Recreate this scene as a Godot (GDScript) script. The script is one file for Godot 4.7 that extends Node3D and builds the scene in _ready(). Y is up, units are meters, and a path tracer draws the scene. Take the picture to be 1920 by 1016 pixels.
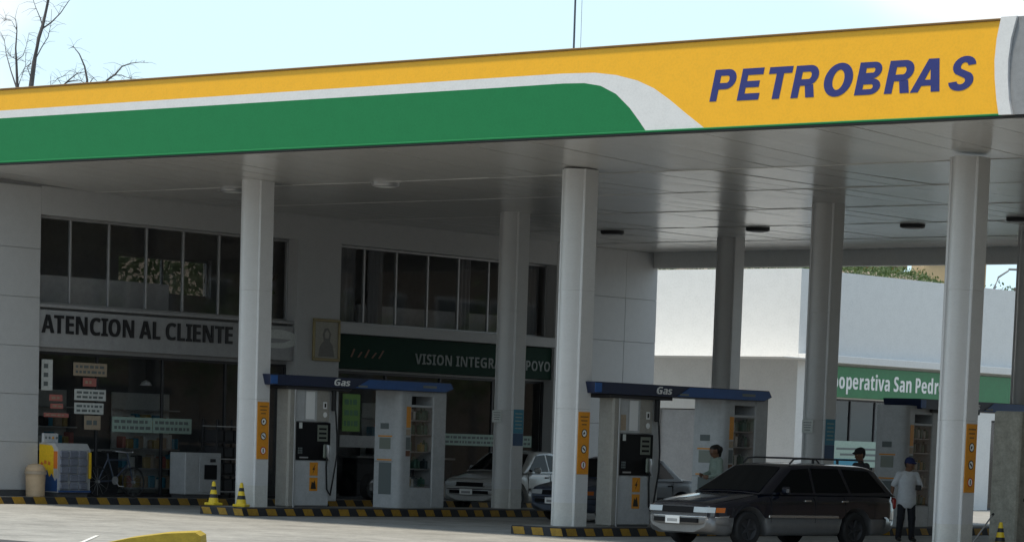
extends Node3D
# A filling station under a wide flat canopy, seen with a long lens from across the road.
# +X runs along the pump islands (away to the right), +Z along the canopy front (towards the right), y is up.

var M := {}
var T := {}
var names := {}
var rng := RandomNumberGenerator.new()
var bold: SystemFont

const CEIL := 6.6
const WALL := -5.87        # outer face of the shop wall
const GLASS := -6.2        # plane of its glazing

func _ready():
	rng.seed = 7
	# ---------------------------------------------------------------- camera
	var cam := Camera3D.new()
	cam.name = "camera"
	cam.transform = Transform3D(Basis(Vector3(0.64677, 0.03226, 0.76200), Vector3(0.07132, 0.99217, -0.10255), Vector3(-0.75934, 0.12067, 0.63941)).orthonormalized(), Vector3(-45.3684, 1.6778, 45.2512))
	cam.set_frustum(0.5 * 1016.0 / 5932.94, Vector2(0, 0.5 * (1546.06 - 508.0) / 5932.94), 0.5, 1500.0)
	add_child(cam)
	cam.current = true
	# ---------------------------------------------------------------- sky, sun, exposure
	var we := WorldEnvironment.new()
	we.name = "world_environment"
	var env := Environment.new()
	env.background_mode = Environment.BG_SKY
	var sky := Sky.new()
	var pano := PanoramaSkyMaterial.new()
	pano.panorama = sky_picture()
	sky.sky_material = pano
	env.sky = sky
	env.background_energy_multiplier = 1.0
	env.tonemap_mode = Environment.TONE_MAPPER_LINEAR
	env.tonemap_exposure = 0.88
	env.sdfgi_enabled = true
	env.ssao_enabled = true
	env.ssil_enabled = true
	we.environment = env
	add_child(we)
	var sun := DirectionalLight3D.new()
	sun.name = "sun"
	sun.light_energy = 1.6
	sun.light_color = Color(1.0, 0.96, 0.88)
	sun.light_angular_distance = 7.0
	sun.shadow_enabled = true
	add_child(sun)
	sun.look_at_from_position(Vector3(-0.27, 0.95, -0.14) * 50.0, Vector3.ZERO, Vector3(0, 0, 1))
	# ---------------------------------------------------------------- everything else
	bold = SystemFont.new()
	bold.font_names = PackedStringArray(["Droid Sans"])
	bold.font_weight = 700
	make_materials()
	ground_and_road()
	canopy()
	columns()
	main_building()
	cooperative_building()
	surroundings()
	islands()
	fuel_equipment()
	shop_front_things()
	vehicles()
	people()
	small_things()

# ==================================================================== helpers

func gy(z: float) -> float:           # the forecourt falls very slightly towards the right
	return -0.005 * clampf(z, -12.0, 30.0)

func lin(r: float, g: float, b: float) -> Color:
	return Color(r, g, b).linear_to_srgb()

func numbered(called: String) -> String:
	if not names.has(called):
		names[called] = 0
		return called
	names[called] += 1
	return "%s_%03d" % [called, names[called]]

func tag(o: Node, label := "", category := "", group := "", kind := "") -> void:
	if label: o.set_meta("label", label)
	if category: o.set_meta("category", category)
	if group: o.set_meta("group", group)
	if kind: o.set_meta("kind", kind)

func thing(called: String, label: String, category: String, at := Vector3.ZERO, turn := 0.0, group := "") -> Node3D:
	var o := Node3D.new()
	o.name = numbered(called)
	add_child(o)
	o.position = at
	o.rotation.y = turn
	tag(o, label, category, group)
	return o

func obj(called: String, shape, m: Material, parent: Node = null, at := Vector3.ZERO) -> MeshInstance3D:
	var o := MeshInstance3D.new()
	o.mesh = shape.done() if shape is MB else shape
	o.material_override = m
	o.position = at
	if parent == null:
		o.name = numbered(called)
		add_child(o)
	else:
		o.name = called
		parent.add_child(o, true)
	return o

func dup(o: Node3D, at: Vector3, turn: float, label: String, group := "") -> Node3D:
	var c: Node3D = o.duplicate()
	c.name = numbered(String(o.name).rstrip("_0123456789"))
	add_child(c)
	c.position = at
	c.rotation.y = turn
	c.set_meta("label", label)
	if group: c.set_meta("group", group)
	return c

class MB:
	var st := SurfaceTool.new()
	var n := 0
	func _init():
		st.begin(Mesh.PRIMITIVE_TRIANGLES)
	func tri(a: Vector3, b: Vector3, c: Vector3, s := -1) -> void:      # counter-clockwise seen from outside
		st.set_smooth_group(s)
		st.add_vertex(a)
		st.add_vertex(c)
		st.add_vertex(b)
		n += 1
	func quad(a: Vector3, b: Vector3, c: Vector3, d: Vector3, s := -1) -> void:
		tri(a, b, c, s)
		tri(a, c, d, s)
	func face(p: Array, mid: Vector3) -> void:                          # a flat convex face, turned away from mid
		var c := Vector3.ZERO
		for q in p: c += q
		c /= p.size()
		var nn: Vector3 = (p[1] - p[0]).cross(p[2] - p[0])
		var flip: bool = nn.dot(c - mid) < 0.0
		for i in range(1, p.size() - 1):
			if flip: tri(p[0], p[i + 1], p[i])
			else: tri(p[0], p[i], p[i + 1])
	func box(c: Vector3, s: Vector3, bev := 0.0, b := Basis()) -> MB:
		var h := s * 0.5
		bev = minf(bev, minf(h.x, minf(h.y, h.z)) * 0.9)
		if bev <= 0.0:
			for ax in 3:
				for sg in [-1.0, 1.0]:
					var q := []
					for k in [[-1, -1], [1, -1], [1, 1], [-1, 1]]:
						var v := Vector3.ZERO
						v[ax] = h[ax] * sg
						v[(ax + 1) % 3] = h[(ax + 1) % 3] * k[0]
						v[(ax + 2) % 3] = h[(ax + 2) % 3] * k[1]
						q.append(c + b * v)
					face(q, c)
			return self
		for ax in 3:
			var u := (ax + 1) % 3
			var w := (ax + 2) % 3
			for sg in [-1.0, 1.0]:
				var q := []
				for k in [[-1, -1], [1, -1], [1, 1], [-1, 1]]:
					var v := Vector3.ZERO
					v[ax] = h[ax] * sg
					v[u] = (h[u] - bev) * k[0]
					v[w] = (h[w] - bev) * k[1]
					q.append(c + b * v)
				face(q, c)
			for s1 in [-1.0, 1.0]:
				for s2 in [-1.0, 1.0]:
					var q := []
					for e in [[0, -1.0], [0, 1.0], [1, 1.0], [1, -1.0]]:
						var v := Vector3.ZERO
						v[ax] = (h[ax] - bev) * e[1]
						v[u] = (h[u] - (0.0 if e[0] == 0 else bev)) * s1
						v[w] = (h[w] - (bev if e[0] == 0 else 0.0)) * s2
						q.append(c + b * v)
					face(q, c)
		for sx in [-1.0, 1.0]:
			for sy in [-1.0, 1.0]:
				for sz in [-1.0, 1.0]:
					face([c + b * Vector3(h.x * sx, (h.y - bev) * sy, (h.z - bev) * sz), c + b * Vector3((h.x - bev) * sx, h.y * sy, (h.z - bev) * sz), c + b * Vector3((h.x - bev) * sx, (h.y - bev) * sy, h.z * sz)], c)
		return self
	func span(lo: Vector3, hi: Vector3, bev := 0.0) -> MB:
		return box((lo + hi) * 0.5, (hi - lo).abs(), bev)
	func prism(poly: PackedVector2Array, x: Transform3D, depth: float, smooth := false) -> MB:
		var p := poly.duplicate()
		if Geometry2D.is_polygon_clockwise(p): p.reverse()
		var t := Geometry2D.triangulate_polygon(p)
		for i in range(0, t.size(), 3):
			var a := p[t[i]]
			var b := p[t[i + 1]]
			var c := p[t[i + 2]]
			if (b - a).cross(c - a) < 0.0:
				var k := b
				b = c
				c = k
			tri(x * Vector3(a.x, a.y, depth), x * Vector3(b.x, b.y, depth), x * Vector3(c.x, c.y, depth))
			tri(x * Vector3(a.x, a.y, 0), x * Vector3(c.x, c.y, 0), x * Vector3(b.x, b.y, 0))
		for i in p.size():
			var a := p[i]
			var b := p[(i + 1) % p.size()]
			quad(x * Vector3(a.x, a.y, 0), x * Vector3(b.x, b.y, 0), x * Vector3(b.x, b.y, depth), x * Vector3(a.x, a.y, depth), 2 if smooth else -1)
		return self
	func grid(rows: Array, closed := false, flip := false, s := 1) -> MB:
		for i in rows.size() - 1:
			var m: int = rows[i].size()
			for j in (m if closed else m - 1):
				var a: Vector3 = rows[i][j]
				var b: Vector3 = rows[i][(j + 1) % m]
				var c: Vector3 = rows[i + 1][(j + 1) % m]
				var d: Vector3 = rows[i + 1][j]
				if flip: quad(a, d, c, b, s)
				else: quad(a, b, c, d, s)
		return self
	func tube(pts: Array, radii: Array, sides := 8) -> MB:
		var rows := []
		var up := Vector3(0.13, 0.97, 0.21)
		for i in pts.size():
			var d: Vector3 = (pts[mini(i + 1, pts.size() - 1)] - pts[maxi(i - 1, 0)]).normalized()
			var u := d.cross(up)
			if u.length() < 0.05: u = d.cross(Vector3.RIGHT)
			u = u.normalized()
			var w := d.cross(u)
			var r: float = radii[mini(i, radii.size() - 1)]
			var row := []
			for k in sides:
				var a := TAU * k / sides
				row.append(pts[i] + (u * cos(a) + w * sin(a)) * r)
			rows.append(row)
		grid(rows, true, false, 1)
		for e in [0, rows.size() - 1]:
			var mid: Vector3 = pts[1] if e == 0 else pts[pts.size() - 2]
			face(rows[e], mid)
		return self
	func lathe(prof: Array, sides := 20, x := Transform3D()) -> MB:      # prof: Vector2(radius, height) from the bottom up
		for i in prof.size() - 1:
			var a: Vector2 = prof[i]
			var b: Vector2 = prof[i + 1]
			for k in sides:
				var t0 := TAU * k / sides
				var t1 := TAU * (k + 1) / sides
				var d0 := Vector3(cos(t0), 0, sin(t0))
				var d1 := Vector3(cos(t1), 0, sin(t1))
				var p := d0 * a.x + Vector3.UP * a.y
				var q := d1 * a.x + Vector3.UP * a.y
				var r := d1 * b.x + Vector3.UP * b.y
				var s := d0 * b.x + Vector3.UP * b.y
				var g := 10 + i
				if a.x > 0.0005: tri(x * p, x * r, x * q, g)
				if b.x > 0.0005: tri(x * p, x * s, x * r, g)
		return self
	func done() -> ArrayMesh:
		st.generate_normals()
		return st.commit()

# a distance field on a grid, meshed as surface nets
class Field:
	var o: Vector3
	var c: float
	var nx: int
	var ny: int
	var nz: int
	var f := PackedFloat32Array()
	func _init(lo: Vector3, hi: Vector3, cell: float):
		o = lo
		c = cell
		nx = int(ceil((hi.x - lo.x) / cell)) + 1
		ny = int(ceil((hi.y - lo.y) / cell)) + 1
		nz = int(ceil((hi.z - lo.z) / cell)) + 1
		f.resize(nx * ny * nz)
		f.fill(1.0)
	func bone(a: Vector3, b: Vector3, ra: float, rb: float, k := 0.03, sq := Vector3.ONE) -> void:   # sq squeezes the round section along an axis
		var reach := maxf(ra, rb) / minf(sq.x, minf(sq.y, sq.z)) + k + 2.0 * c
		var lo := (a.min(b) - Vector3.ONE * reach - o) / c
		var hi := (a.max(b) + Vector3.ONE * reach - o) / c
		var A := a * sq
		var AB := b * sq - A
		var l2 := maxf(AB.length_squared(), 1e-9)
		for z in range(maxi(0, int(lo.z)), mini(nz, int(hi.z) + 2)):
			for y in range(maxi(0, int(lo.y)), mini(ny, int(hi.y) + 2)):
				var at := (z * ny + y) * nx
				for x in range(maxi(0, int(lo.x)), mini(nx, int(hi.x) + 2)):
					var p := (o + Vector3(x, y, z) * c) * sq - A
					var t := clampf(p.dot(AB) / l2, 0.0, 1.0)
					var d := (p - AB * t).length() - lerpf(ra, rb, t)
					var e := f[at + x]
					var h := maxf(k - absf(d - e), 0.0) / k
					f[at + x] = minf(d, e) - h * h * k * 0.25
	func mesh(mb: MB, s := 1) -> void:
		var vert := {}
		var off := [0, 1, nx, nx + 1, nx * ny, nx * ny + 1, nx * ny + nx, nx * ny + nx + 1]
		for z in nz - 1:
			for y in ny - 1:
				var base := (z * ny + y) * nx
				for x in nx - 1:
					var i := base + x
					if f[i] > 3.0 * c: continue
					var inside := 0
					for k in 8:
						if f[i + off[k]] < 0.0: inside += 1
					if inside == 0 or inside == 8: continue
					var sum := Vector3.ZERO
					var m := 0
					for k in 8:
						for ax in 3:
							if k & (1 << ax): continue
							var k2: int = k | (1 << ax)
							var u := f[i + off[k]]
							var v := f[i + off[k2]]
							if (u < 0.0) == (v < 0.0): continue
							var p := Vector3(k & 1, (k >> 1) & 1, (k >> 2) & 1)
							p[ax] += u / (u - v)
							sum += p
							m += 1
					vert[i] = o + (Vector3(x, y, z) + sum / m) * c
		var step := [1, nx, nx * ny]
		for i in vert:
			for ax in 3:
				var j: int = i + step[ax]
				var u := f[i]
				var v := f[j]
				if (u < 0.0) == (v < 0.0): continue
				var s1: int = step[(ax + 1) % 3]
				var s2: int = step[(ax + 2) % 3]
				if not (vert.has(i - s1) and vert.has(i - s2) and vert.has(i - s1 - s2)): continue
				if u < 0.0: mb.quad(vert[i], vert[i - s1], vert[i - s1 - s2], vert[i - s2], s)
				else: mb.quad(vert[i], vert[i - s2], vert[i - s1 - s2], vert[i - s1], s)

func words(called: String, txt: String, left: Vector3, width: float, cap: float, right: Vector3, m: Material, parent: Node, lean := 0.0, depth := 0.02) -> MeshInstance3D:
	# letters stretched to the width and cap height asked for, standing on the line that starts at left and runs along right
	var t := TextMesh.new()
	t.font = bold
	t.text = txt
	t.font_size = 48
	t.pixel_size = 0.01
	t.depth = 0.02
	t.curve_step = 4.0
	t.horizontal_alignment = HORIZONTAL_ALIGNMENT_LEFT
	var a: Array = t.get_mesh_arrays()
	var v: PackedVector3Array = a[Mesh.ARRAY_VERTEX]
	var nn: PackedVector3Array = a[Mesh.ARRAY_NORMAL]
	var lo := Vector3(1e9, 1e9, 1e9)
	var hi := -lo
	for q in v:
		lo = lo.min(q)
		hi = hi.max(q)
	var capunit := 48 * 0.01 * 0.714
	var foot := 0.0
	var tt := TextMesh.new()              # the baseline: the foot of an H set the same way
	tt.font = bold
	tt.text = "H"
	tt.font_size = 48
	tt.pixel_size = 0.01
	tt.curve_step = 4.0
	foot = tt.get_mesh_arrays()[Mesh.ARRAY_VERTEX][0].y
	for q in tt.get_mesh_arrays()[Mesh.ARRAY_VERTEX]: foot = minf(foot, q.y)
	var outw := right.cross(Vector3.UP).normalized()
	var sx := width / (hi.x - lo.x)
	var sy := cap / capunit
	for i in v.size():
		var y := (v[i].y - foot) * sy
		v[i] = right * ((v[i].x - lo.x) * sx + y * lean) + Vector3.UP * y + outw * ((v[i].z + 0.01) * depth / 0.02)
		nn[i] = (right * nn[i].x / sx + Vector3.UP * nn[i].y / sy + outw * nn[i].z).normalized()
	a[Mesh.ARRAY_VERTEX] = v
	a[Mesh.ARRAY_NORMAL] = nn
	a[Mesh.ARRAY_TANGENT] = null
	a[Mesh.ARRAY_TEX_UV] = null
	var am := ArrayMesh.new()
	am.add_surface_from_arrays(Mesh.PRIMITIVE_TRIANGLES, a)
	return obj(called, am, m, parent, left)

# ==================================================================== materials

func noise_picture(size: int, seed_: int, layers: Array, lo: float, hi: float) -> Image:
	# layers: [frequency in cycles across, weight]; grey values between lo and hi
	var sum := PackedFloat32Array()
	sum.resize(size * size)
	var tot := 0.0
	for l in layers:
		var fn := FastNoiseLite.new()
		fn.seed = seed_ + int(l[0])
		fn.noise_type = FastNoiseLite.TYPE_SIMPLEX_SMOOTH
		fn.frequency = l[0] / float(size)
		fn.fractal_octaves = 2
		var im := fn.get_seamless_image(size, size)
		im.convert(Image.FORMAT_L8)
		var d := im.get_data()
		for i in sum.size(): sum[i] += d[i] * l[1] / 255.0
		tot += l[1]
	var out := PackedByteArray()
	out.resize(size * size)
	for i in sum.size():
		out[i] = int(clampf(lerpf(lo, hi, sum[i] / tot), 0.0, 1.0) * 255.0)
	return Image.create_from_data(size, size, false, Image.FORMAT_L8, out)

func as_normal(im: Image, k: float) -> ImageTexture:
	var c: Image = im.duplicate()
	c.convert(Image.FORMAT_RGBA8)
	c.bump_map_to_normal_map(k)
	return ImageTexture.create_from_image(c)

func mat(key: String, c: Color, rough: float, metal := 0.0, tex := "", scale := 1.0, norm := "", nk := 1.0, world := true) -> StandardMaterial3D:
	var m := StandardMaterial3D.new()
	m.resource_name = key
	m.albedo_color = c
	m.roughness = rough
	m.metallic = metal
	if tex or norm:
		m.uv1_triplanar = true
		m.uv1_world_triplanar = world
		m.uv1_scale = Vector3.ONE * scale
	if tex: m.albedo_texture = T[tex]
	if norm:
		m.normal_enabled = true
		m.normal_texture = T[norm]
		m.normal_scale = nk
	M[key] = m
	return m

func make_materials():
	var grain := noise_picture(256, 3, [[6, 1.0], [24, 1.0], [90, 1.0]], 0.84, 1.06)
	var stain := noise_picture(512, 11, [[4, 1.0], [13, 1.0], [40, 0.8], [160, 0.9]], 0.66, 1.14)
	var speck := noise_picture(256, 21, [[60, 1.0], [120, 1.0]], 0.5, 1.25)
	var grime := noise_picture(512, 31, [[5, 0.8], [17, 0.8], [70, 0.8], [170, 0.6]], 0.84, 1.08)
	T.faint = ImageTexture.create_from_image(noise_picture(256, 41, [[8, 0.6], [40, 1.0], [110, 1.0]], 0.93, 1.05))
	T.grain = ImageTexture.create_from_image(grain)
	T.stain = ImageTexture.create_from_image(stain)
	T.speck = ImageTexture.create_from_image(speck)
	T.grime = ImageTexture.create_from_image(grime)
	T.grain_n = as_normal(grain, 1.5)
	T.speck_n = as_normal(speck, 2.0)
	T.stain_n = as_normal(stain, 2.0)
	mat("concrete", lin(0.34, 0.332, 0.312), 0.85, 0, "stain", 0.10, "speck_n", 0.5)
	mat("island_top", lin(0.22, 0.21, 0.19), 0.85, 0, "stain", 0.6, "speck_n", 0.6)
	mat("asphalt", lin(0.07, 0.07, 0.075), 0.9, 0, "speck", 1.2, "speck_n", 0.8)
	mat("earth", lin(0.20, 0.16, 0.11), 0.95, 0, "stain", 0.02)
	mat("kerb_black", lin(0.025, 0.025, 0.03), 0.7, 0, "stain", 1.1, "speck_n", 0.4)
	mat("kerb_yellow", lin(0.43, 0.24, 0.022), 0.65, 0, "stain", 1.7, "speck_n", 0.3)
	mat("old_yellow", lin(0.46, 0.33, 0.03), 0.7, 0, "stain", 0.9, "speck_n", 0.4)
	mat("road_paint", lin(0.75, 0.75, 0.72), 0.6, 0, "grain", 2.0)
	mat("film_yellow", lin(0.90, 0.455, 0.010), 0.5, 0, "faint", 0.4)
	mat("film_white", lin(0.70, 0.70, 0.71), 0.5, 0, "faint", 0.4)
	mat("film_green", lin(0.016, 0.185, 0.066), 0.6, 0, "faint", 0.4).metallic_specular = 0.3
	mat("film_blue", lin(0.022, 0.030, 0.18), 0.55, 0, "faint", 0.6)
	mat("trim_brown", lin(0.20, 0.11, 0.03), 0.6, 0, "grain", 1.0)
	mat("trim_dark", lin(0.02, 0.022, 0.022), 0.6)
	mat("silver", lin(0.56, 0.56, 0.57), 0.35, 0.3, "grime", 0.4)
	mat("grey_panel", lin(0.30, 0.30, 0.31), 0.45, 0.2, "grime", 0.5)
	var so := mat("soffit", lin(0.48, 0.475, 0.46), 0.21, 0.0, "faint", 0.5)
	so.metallic_specular = 0.6
	mat("beam_white", lin(0.74, 0.74, 0.73), 0.6, 0, "faint", 0.5)
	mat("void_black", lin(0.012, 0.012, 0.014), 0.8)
	mat("column_paint", lin(0.60, 0.60, 0.605), 0.34, 0, "faint", 0.5)
	mat("column_foot", lin(0.62, 0.61, 0.58), 0.42, 0, "grime", 1.2)
	mat("plaster", lin(0.47, 0.47, 0.475), 0.75, 0, "faint", 0.4, "grain_n", 0.25)
	mat("cladding", lin(0.50, 0.50, 0.505), 0.45, 0, "faint", 0.5)
	mat("white_render", lin(0.72, 0.72, 0.715), 0.8, 0, "faint", 0.3, "grain_n", 0.25)
	mat("skirting", lin(0.08, 0.08, 0.085), 0.6, 0, "grain", 1.5)
	mat("sign_grey", lin(0.36, 0.36, 0.37), 0.5, 0, "grime", 0.5)
	mat("sign_dark_green", lin(0.008, 0.036, 0.022), 0.6, 0, "grime", 0.5).metallic_specular = 0.2
	mat("sign_green", lin(0.014, 0.17, 0.055), 0.4, 0, "grime", 0.4)
	mat("letter_dark", lin(0.008, 0.008, 0.011), 0.5)
	mat("letter_white", lin(0.78, 0.78, 0.78), 0.5)
	mat("letter_pale", lin(0.17, 0.19, 0.18), 0.5)
	mat("orange_ink", lin(0.13, 0.045, 0.015), 0.5)
	mat("aluminium", lin(0.40, 0.40, 0.41), 0.4, 0.5)
	mat("dark_frame", lin(0.03, 0.03, 0.034), 0.45, 0.3)
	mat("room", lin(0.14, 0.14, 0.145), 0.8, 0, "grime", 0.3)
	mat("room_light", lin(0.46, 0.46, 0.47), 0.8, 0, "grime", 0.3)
	mat("curtain", lin(0.13, 0.13, 0.14), 0.9)
	mat("shelf_dark", lin(0.03, 0.03, 0.034), 0.7)
	var gl := mat("glass", Color(0.16, 0.18, 0.18, 0.10), 0.03)
	gl.transparency = BaseMaterial3D.TRANSPARENCY_ALPHA
	var fg := mat("frosted", Color(0.42, 0.46, 0.40, 0.88), 0.5)
	fg.transparency = BaseMaterial3D.TRANSPARENCY_ALPHA
	mat("paper", lin(0.66, 0.68, 0.66), 0.8, 0, "grain", 2.0)
	mat("paper_green", lin(0.36, 0.48, 0.42), 0.7, 0, "grain", 2.0)
	mat("paper_red", lin(0.42, 0.14, 0.12), 0.7)
	mat("paper_tan", lin(0.42, 0.33, 0.24), 0.7, 0, "grain", 2.0)
	mat("paper_blue", lin(0.05, 0.27, 0.40), 0.6, 0, "grain", 2.0)
	mat("ink_blue", lin(0.03, 0.08, 0.18), 0.6)
	mat("ink_grey", lin(0.13, 0.15, 0.15), 0.7)
	mat("bright_green", lin(0.20, 0.42, 0.07), 0.6, 0, "grain", 2.0)
	mat("sticker_orange", lin(0.74, 0.29, 0.015), 0.5, 0, "grime", 1.2)
	mat("ink_black", lin(0.015, 0.013, 0.012), 0.6)
	mat("ink_red", lin(0.45, 0.03, 0.025), 0.5)
	mat("white_enamel", lin(0.47, 0.48, 0.495), 0.38, 0, "grime", 0.8)
	mat("beige_enamel", lin(0.34, 0.325, 0.295), 0.5, 0, "grime", 0.9)
	mat("worn_concrete", lin(0.34, 0.325, 0.275), 0.85, 0, "stain", 1.0, "speck_n", 0.6)
	mat("navy", lin(0.008, 0.018, 0.058), 0.4, 0, "grime", 0.7)
	mat("bright_blue", lin(0.018, 0.095, 0.32), 0.4, 0, "grime", 0.7)
	mat("display_black", lin(0.007, 0.007, 0.009), 0.4).metallic_specular = 0.25
	mat("screen_grey", lin(0.16, 0.18, 0.15), 0.3)
	mat("rubber", lin(0.016, 0.016, 0.018), 0.75, 0, "grain", 3.0)
	mat("bottle_green", lin(0.04, 0.13, 0.09), 0.4)
	mat("bottle_white", lin(0.5, 0.5, 0.48), 0.4)
	mat("bottle_amber", lin(0.36, 0.25, 0.06), 0.4)
	mat("bottle_dark", lin(0.03, 0.05, 0.06), 0.4)
	mat("plastic_tan", lin(0.56, 0.40, 0.25), 0.55, 0, "grime", 1.2)
	mat("cone_yellow", lin(0.80, 0.56, 0.02), 0.5, 0, "grime", 2.0)
	mat("cone_black", lin(0.02, 0.02, 0.025), 0.6)
	mat("gold_frame", lin(0.30, 0.24, 0.11), 0.45, 0.2, "grain", 3.0)
	mat("canvas", lin(0.40, 0.38, 0.33), 0.8, 0, "grime", 1.6)
	mat("canvas_dark", lin(0.22, 0.21, 0.20), 0.85, 0, "grime", 2.0)
	mat("ice_yellow", lin(0.85, 0.52, 0.01), 0.4, 0, "grain", 2.0)
	mat("ice_blue", lin(0.03, 0.09, 0.26), 0.4, 0, "speck", 1.0)
	mat("ice_orange", lin(0.62, 0.16, 0.02), 0.4)
	mat("ice_bag", lin(0.36, 0.38, 0.48), 0.35, 0, "speck", 2.2, "stain_n", 1.0)
	# vehicles
	var cp := mat("car_dark", lin(0.004, 0.006, 0.015), 0.25)
	cp.clearcoat_enabled = true
	cp.clearcoat = 1.0
	cp.clearcoat_roughness = 0.06
	var cs := mat("car_silver", lin(0.17, 0.17, 0.175), 0.38, 0.3, "grime", 0.9)
	cs.clearcoat_enabled = true
	cs.clearcoat = 0.6
	cs.clearcoat_roughness = 0.15
	var cw := mat("car_white", lin(0.46, 0.46, 0.455), 0.35, 0, "grime", 0.8)
	cw.clearcoat_enabled = true
	cw.clearcoat_roughness = 0.1
	var cb := mat("car_blue", lin(0.02, 0.035, 0.07), 0.3)
	cb.clearcoat_enabled = true
	mat("car_glass", lin(0.006, 0.007, 0.008), 0.06).metallic_specular = 0.25
	mat("chrome", lin(0.62, 0.62, 0.63), 0.18, 0.9)
	mat("lamp_glass", lin(0.42, 0.43, 0.44), 0.12, 0.3)
	mat("lamp_orange", lin(0.6, 0.16, 0.03), 0.2)
	mat("lamp_red", lin(0.35, 0.02, 0.02), 0.2)
	mat("alloy", lin(0.35, 0.35, 0.36), 0.35, 0.6)
	# people
	mat("skin", lin(0.20, 0.10, 0.06), 0.6, 0, "grain", 4.0)
	mat("hair", lin(0.010, 0.008, 0.007), 0.6)
	mat("shirt_white", lin(0.70, 0.73, 0.78), 0.9, 0, "grime", 2.5, "stain_n", 0.8)
	mat("shirt_dark", lin(0.045, 0.045, 0.055), 0.9, 0, "grime", 2.5)
	mat("shirt_green", lin(0.25, 0.31, 0.27), 0.9, 0, "grime", 2.5)
	mat("trousers_dark", lin(0.018, 0.019, 0.026), 0.9, 0, "grime", 2.5)
	mat("cap_navy", lin(0.012, 0.022, 0.09), 0.85)
	mat("cap_black", lin(0.012, 0.012, 0.014), 0.85)
	mat("shoe", lin(0.015, 0.013, 0.012), 0.5)
	mat("eye_white", lin(0.6, 0.6, 0.58), 0.3)
	# far things
	mat("bark", lin(0.10, 0.09, 0.09), 0.9, 0, "grain", 2.0)
	var lf := mat("leaf", lin(0.055, 0.085, 0.03), 0.7)
	lf.cull_mode = BaseMaterial3D.CULL_DISABLED
	lf.backlight_enabled = true
	lf.backlight = Color(0.2, 0.28, 0.08)
	mat("hill_earth", lin(0.27, 0.22, 0.17), 0.95, 0, "stain", 0.06)
	mat("house_tan", lin(0.56, 0.42, 0.25), 0.85, 0, "grime", 0.08)
	mat("house_brown", lin(0.16, 0.12, 0.09), 0.85, 0, "grime", 0.1)
	mat("house_orange", lin(0.66, 0.36, 0.10), 0.85, 0, "grime", 0.1)
	mat("window_dark", lin(0.03, 0.035, 0.04), 0.2)
	mat("galvanised", lin(0.20, 0.21, 0.22), 0.5, 0.6)
	mat("mast_paint", lin(0.06, 0.07, 0.09), 0.5, 0.3)

func sky_picture() -> ImageTexture:
	var w := 1024
	var h := 512
	var im := Image.create(w, h, false, Image.FORMAT_RGBF)
	var fn := FastNoiseLite.new()
	fn.seed = 5
	fn.noise_type = FastNoiseLite.TYPE_SIMPLEX_SMOOTH
	fn.frequency = 1.0
	fn.fractal_octaves = 5
	for y in h:
		var el := (0.5 - (y + 0.5) / h) * PI
		var up := sin(el)
		for x in w:
			var az := (x + 0.5) / w * TAU
			var d := Vector3(cos(el) * sin(az), up, cos(el) * cos(az))
			var t := pow(clampf(up, 0.0, 1.0), 0.9)
			var c := Vector3(0.94, 1.24, 1.36).lerp(Vector3(0.42, 0.60, 0.88), t)
			if up < 0.0: c = Vector3(0.42, 0.42, 0.40)
			else:
				var q := Vector3(d.x, d.y * 2.6, d.z) * 2.1
				var n := fn.get_noise_3dv(q) + 0.5 * fn.get_noise_3dv(q * 2.3 + Vector3(3, 1, 7))
				var k := smoothstep(0.22, 0.42, n)
				c = c.lerp(Vector3(1.25, 1.25, 1.25), k * 0.9)
			im.set_pixel(x, y, Color(c.x, c.y, c.z))
	return ImageTexture.create_from_image(im)

# ==================================================================== ground

func ground_and_road():
	var g := MB.new()
	var zs := [-700.0, -12.0, 30.0, 700.0]
	for i in 3:
		var a: float = zs[i]
		var b: float = zs[i + 1]
		g.quad(Vector3(-600, gy(a), b if false else a), Vector3(-600, gy(b), b), Vector3(800, gy(b), b), Vector3(800, gy(a), a))
	tag(obj("ground", g, M.concrete), "", "", "", "structure")
	var r := MB.new()
	for i in [1]:
		r.quad(Vector3(-40, gy(-12) + 0.004, -12), Vector3(-40, gy(30) + 0.004, 30), Vector3(-14.2, gy(30) + 0.004, 30), Vector3(-14.2, gy(-12) + 0.004, -12))
	r.quad(Vector3(-40, gy(30) + 0.004, 30), Vector3(-40, gy(30) + 0.004, 90), Vector3(-14.2, gy(30) + 0.004, 90), Vector3(-14.2, gy(30) + 0.004, 30))
	r.quad(Vector3(-40, gy(-12) + 0.004, -90), Vector3(-40, gy(-12) + 0.004, -12), Vector3(-14.2, gy(-12) + 0.004, -12), Vector3(-14.2, gy(-12) + 0.004, -90))
	tag(obj("road", r, M.asphalt), "", "", "", "structure")
	var mk := MB.new()
	mk.quad(Vector3(-14.28, gy(10.6) + 0.008, 10.55), Vector3(-14.25, gy(10.6) + 0.008, 10.61), Vector3(-11.32, gy(7.9) + 0.008, 7.86), Vector3(-11.35, gy(7.9) + 0.008, 7.80))
	tag(obj("road_marking", mk, M.road_paint), "", "", "", "structure")

# ==================================================================== canopy

func fascia_at(z: float, y: float, out := 0.0) -> Vector3:
	return Vector3(-3.35 - out, y, z)

func band(a: PackedVector2Array) -> MB:       # z,y outline on the canopy front, 6 cm thick
	var x := Transform3D(Basis(Vector3(0, 0, 1), Vector3(0, 1, 0), Vector3(-1, 0, 0)), Vector3(-3.35, 0, 0))
	return MB.new().prism(a, x, 0.06)

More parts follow.
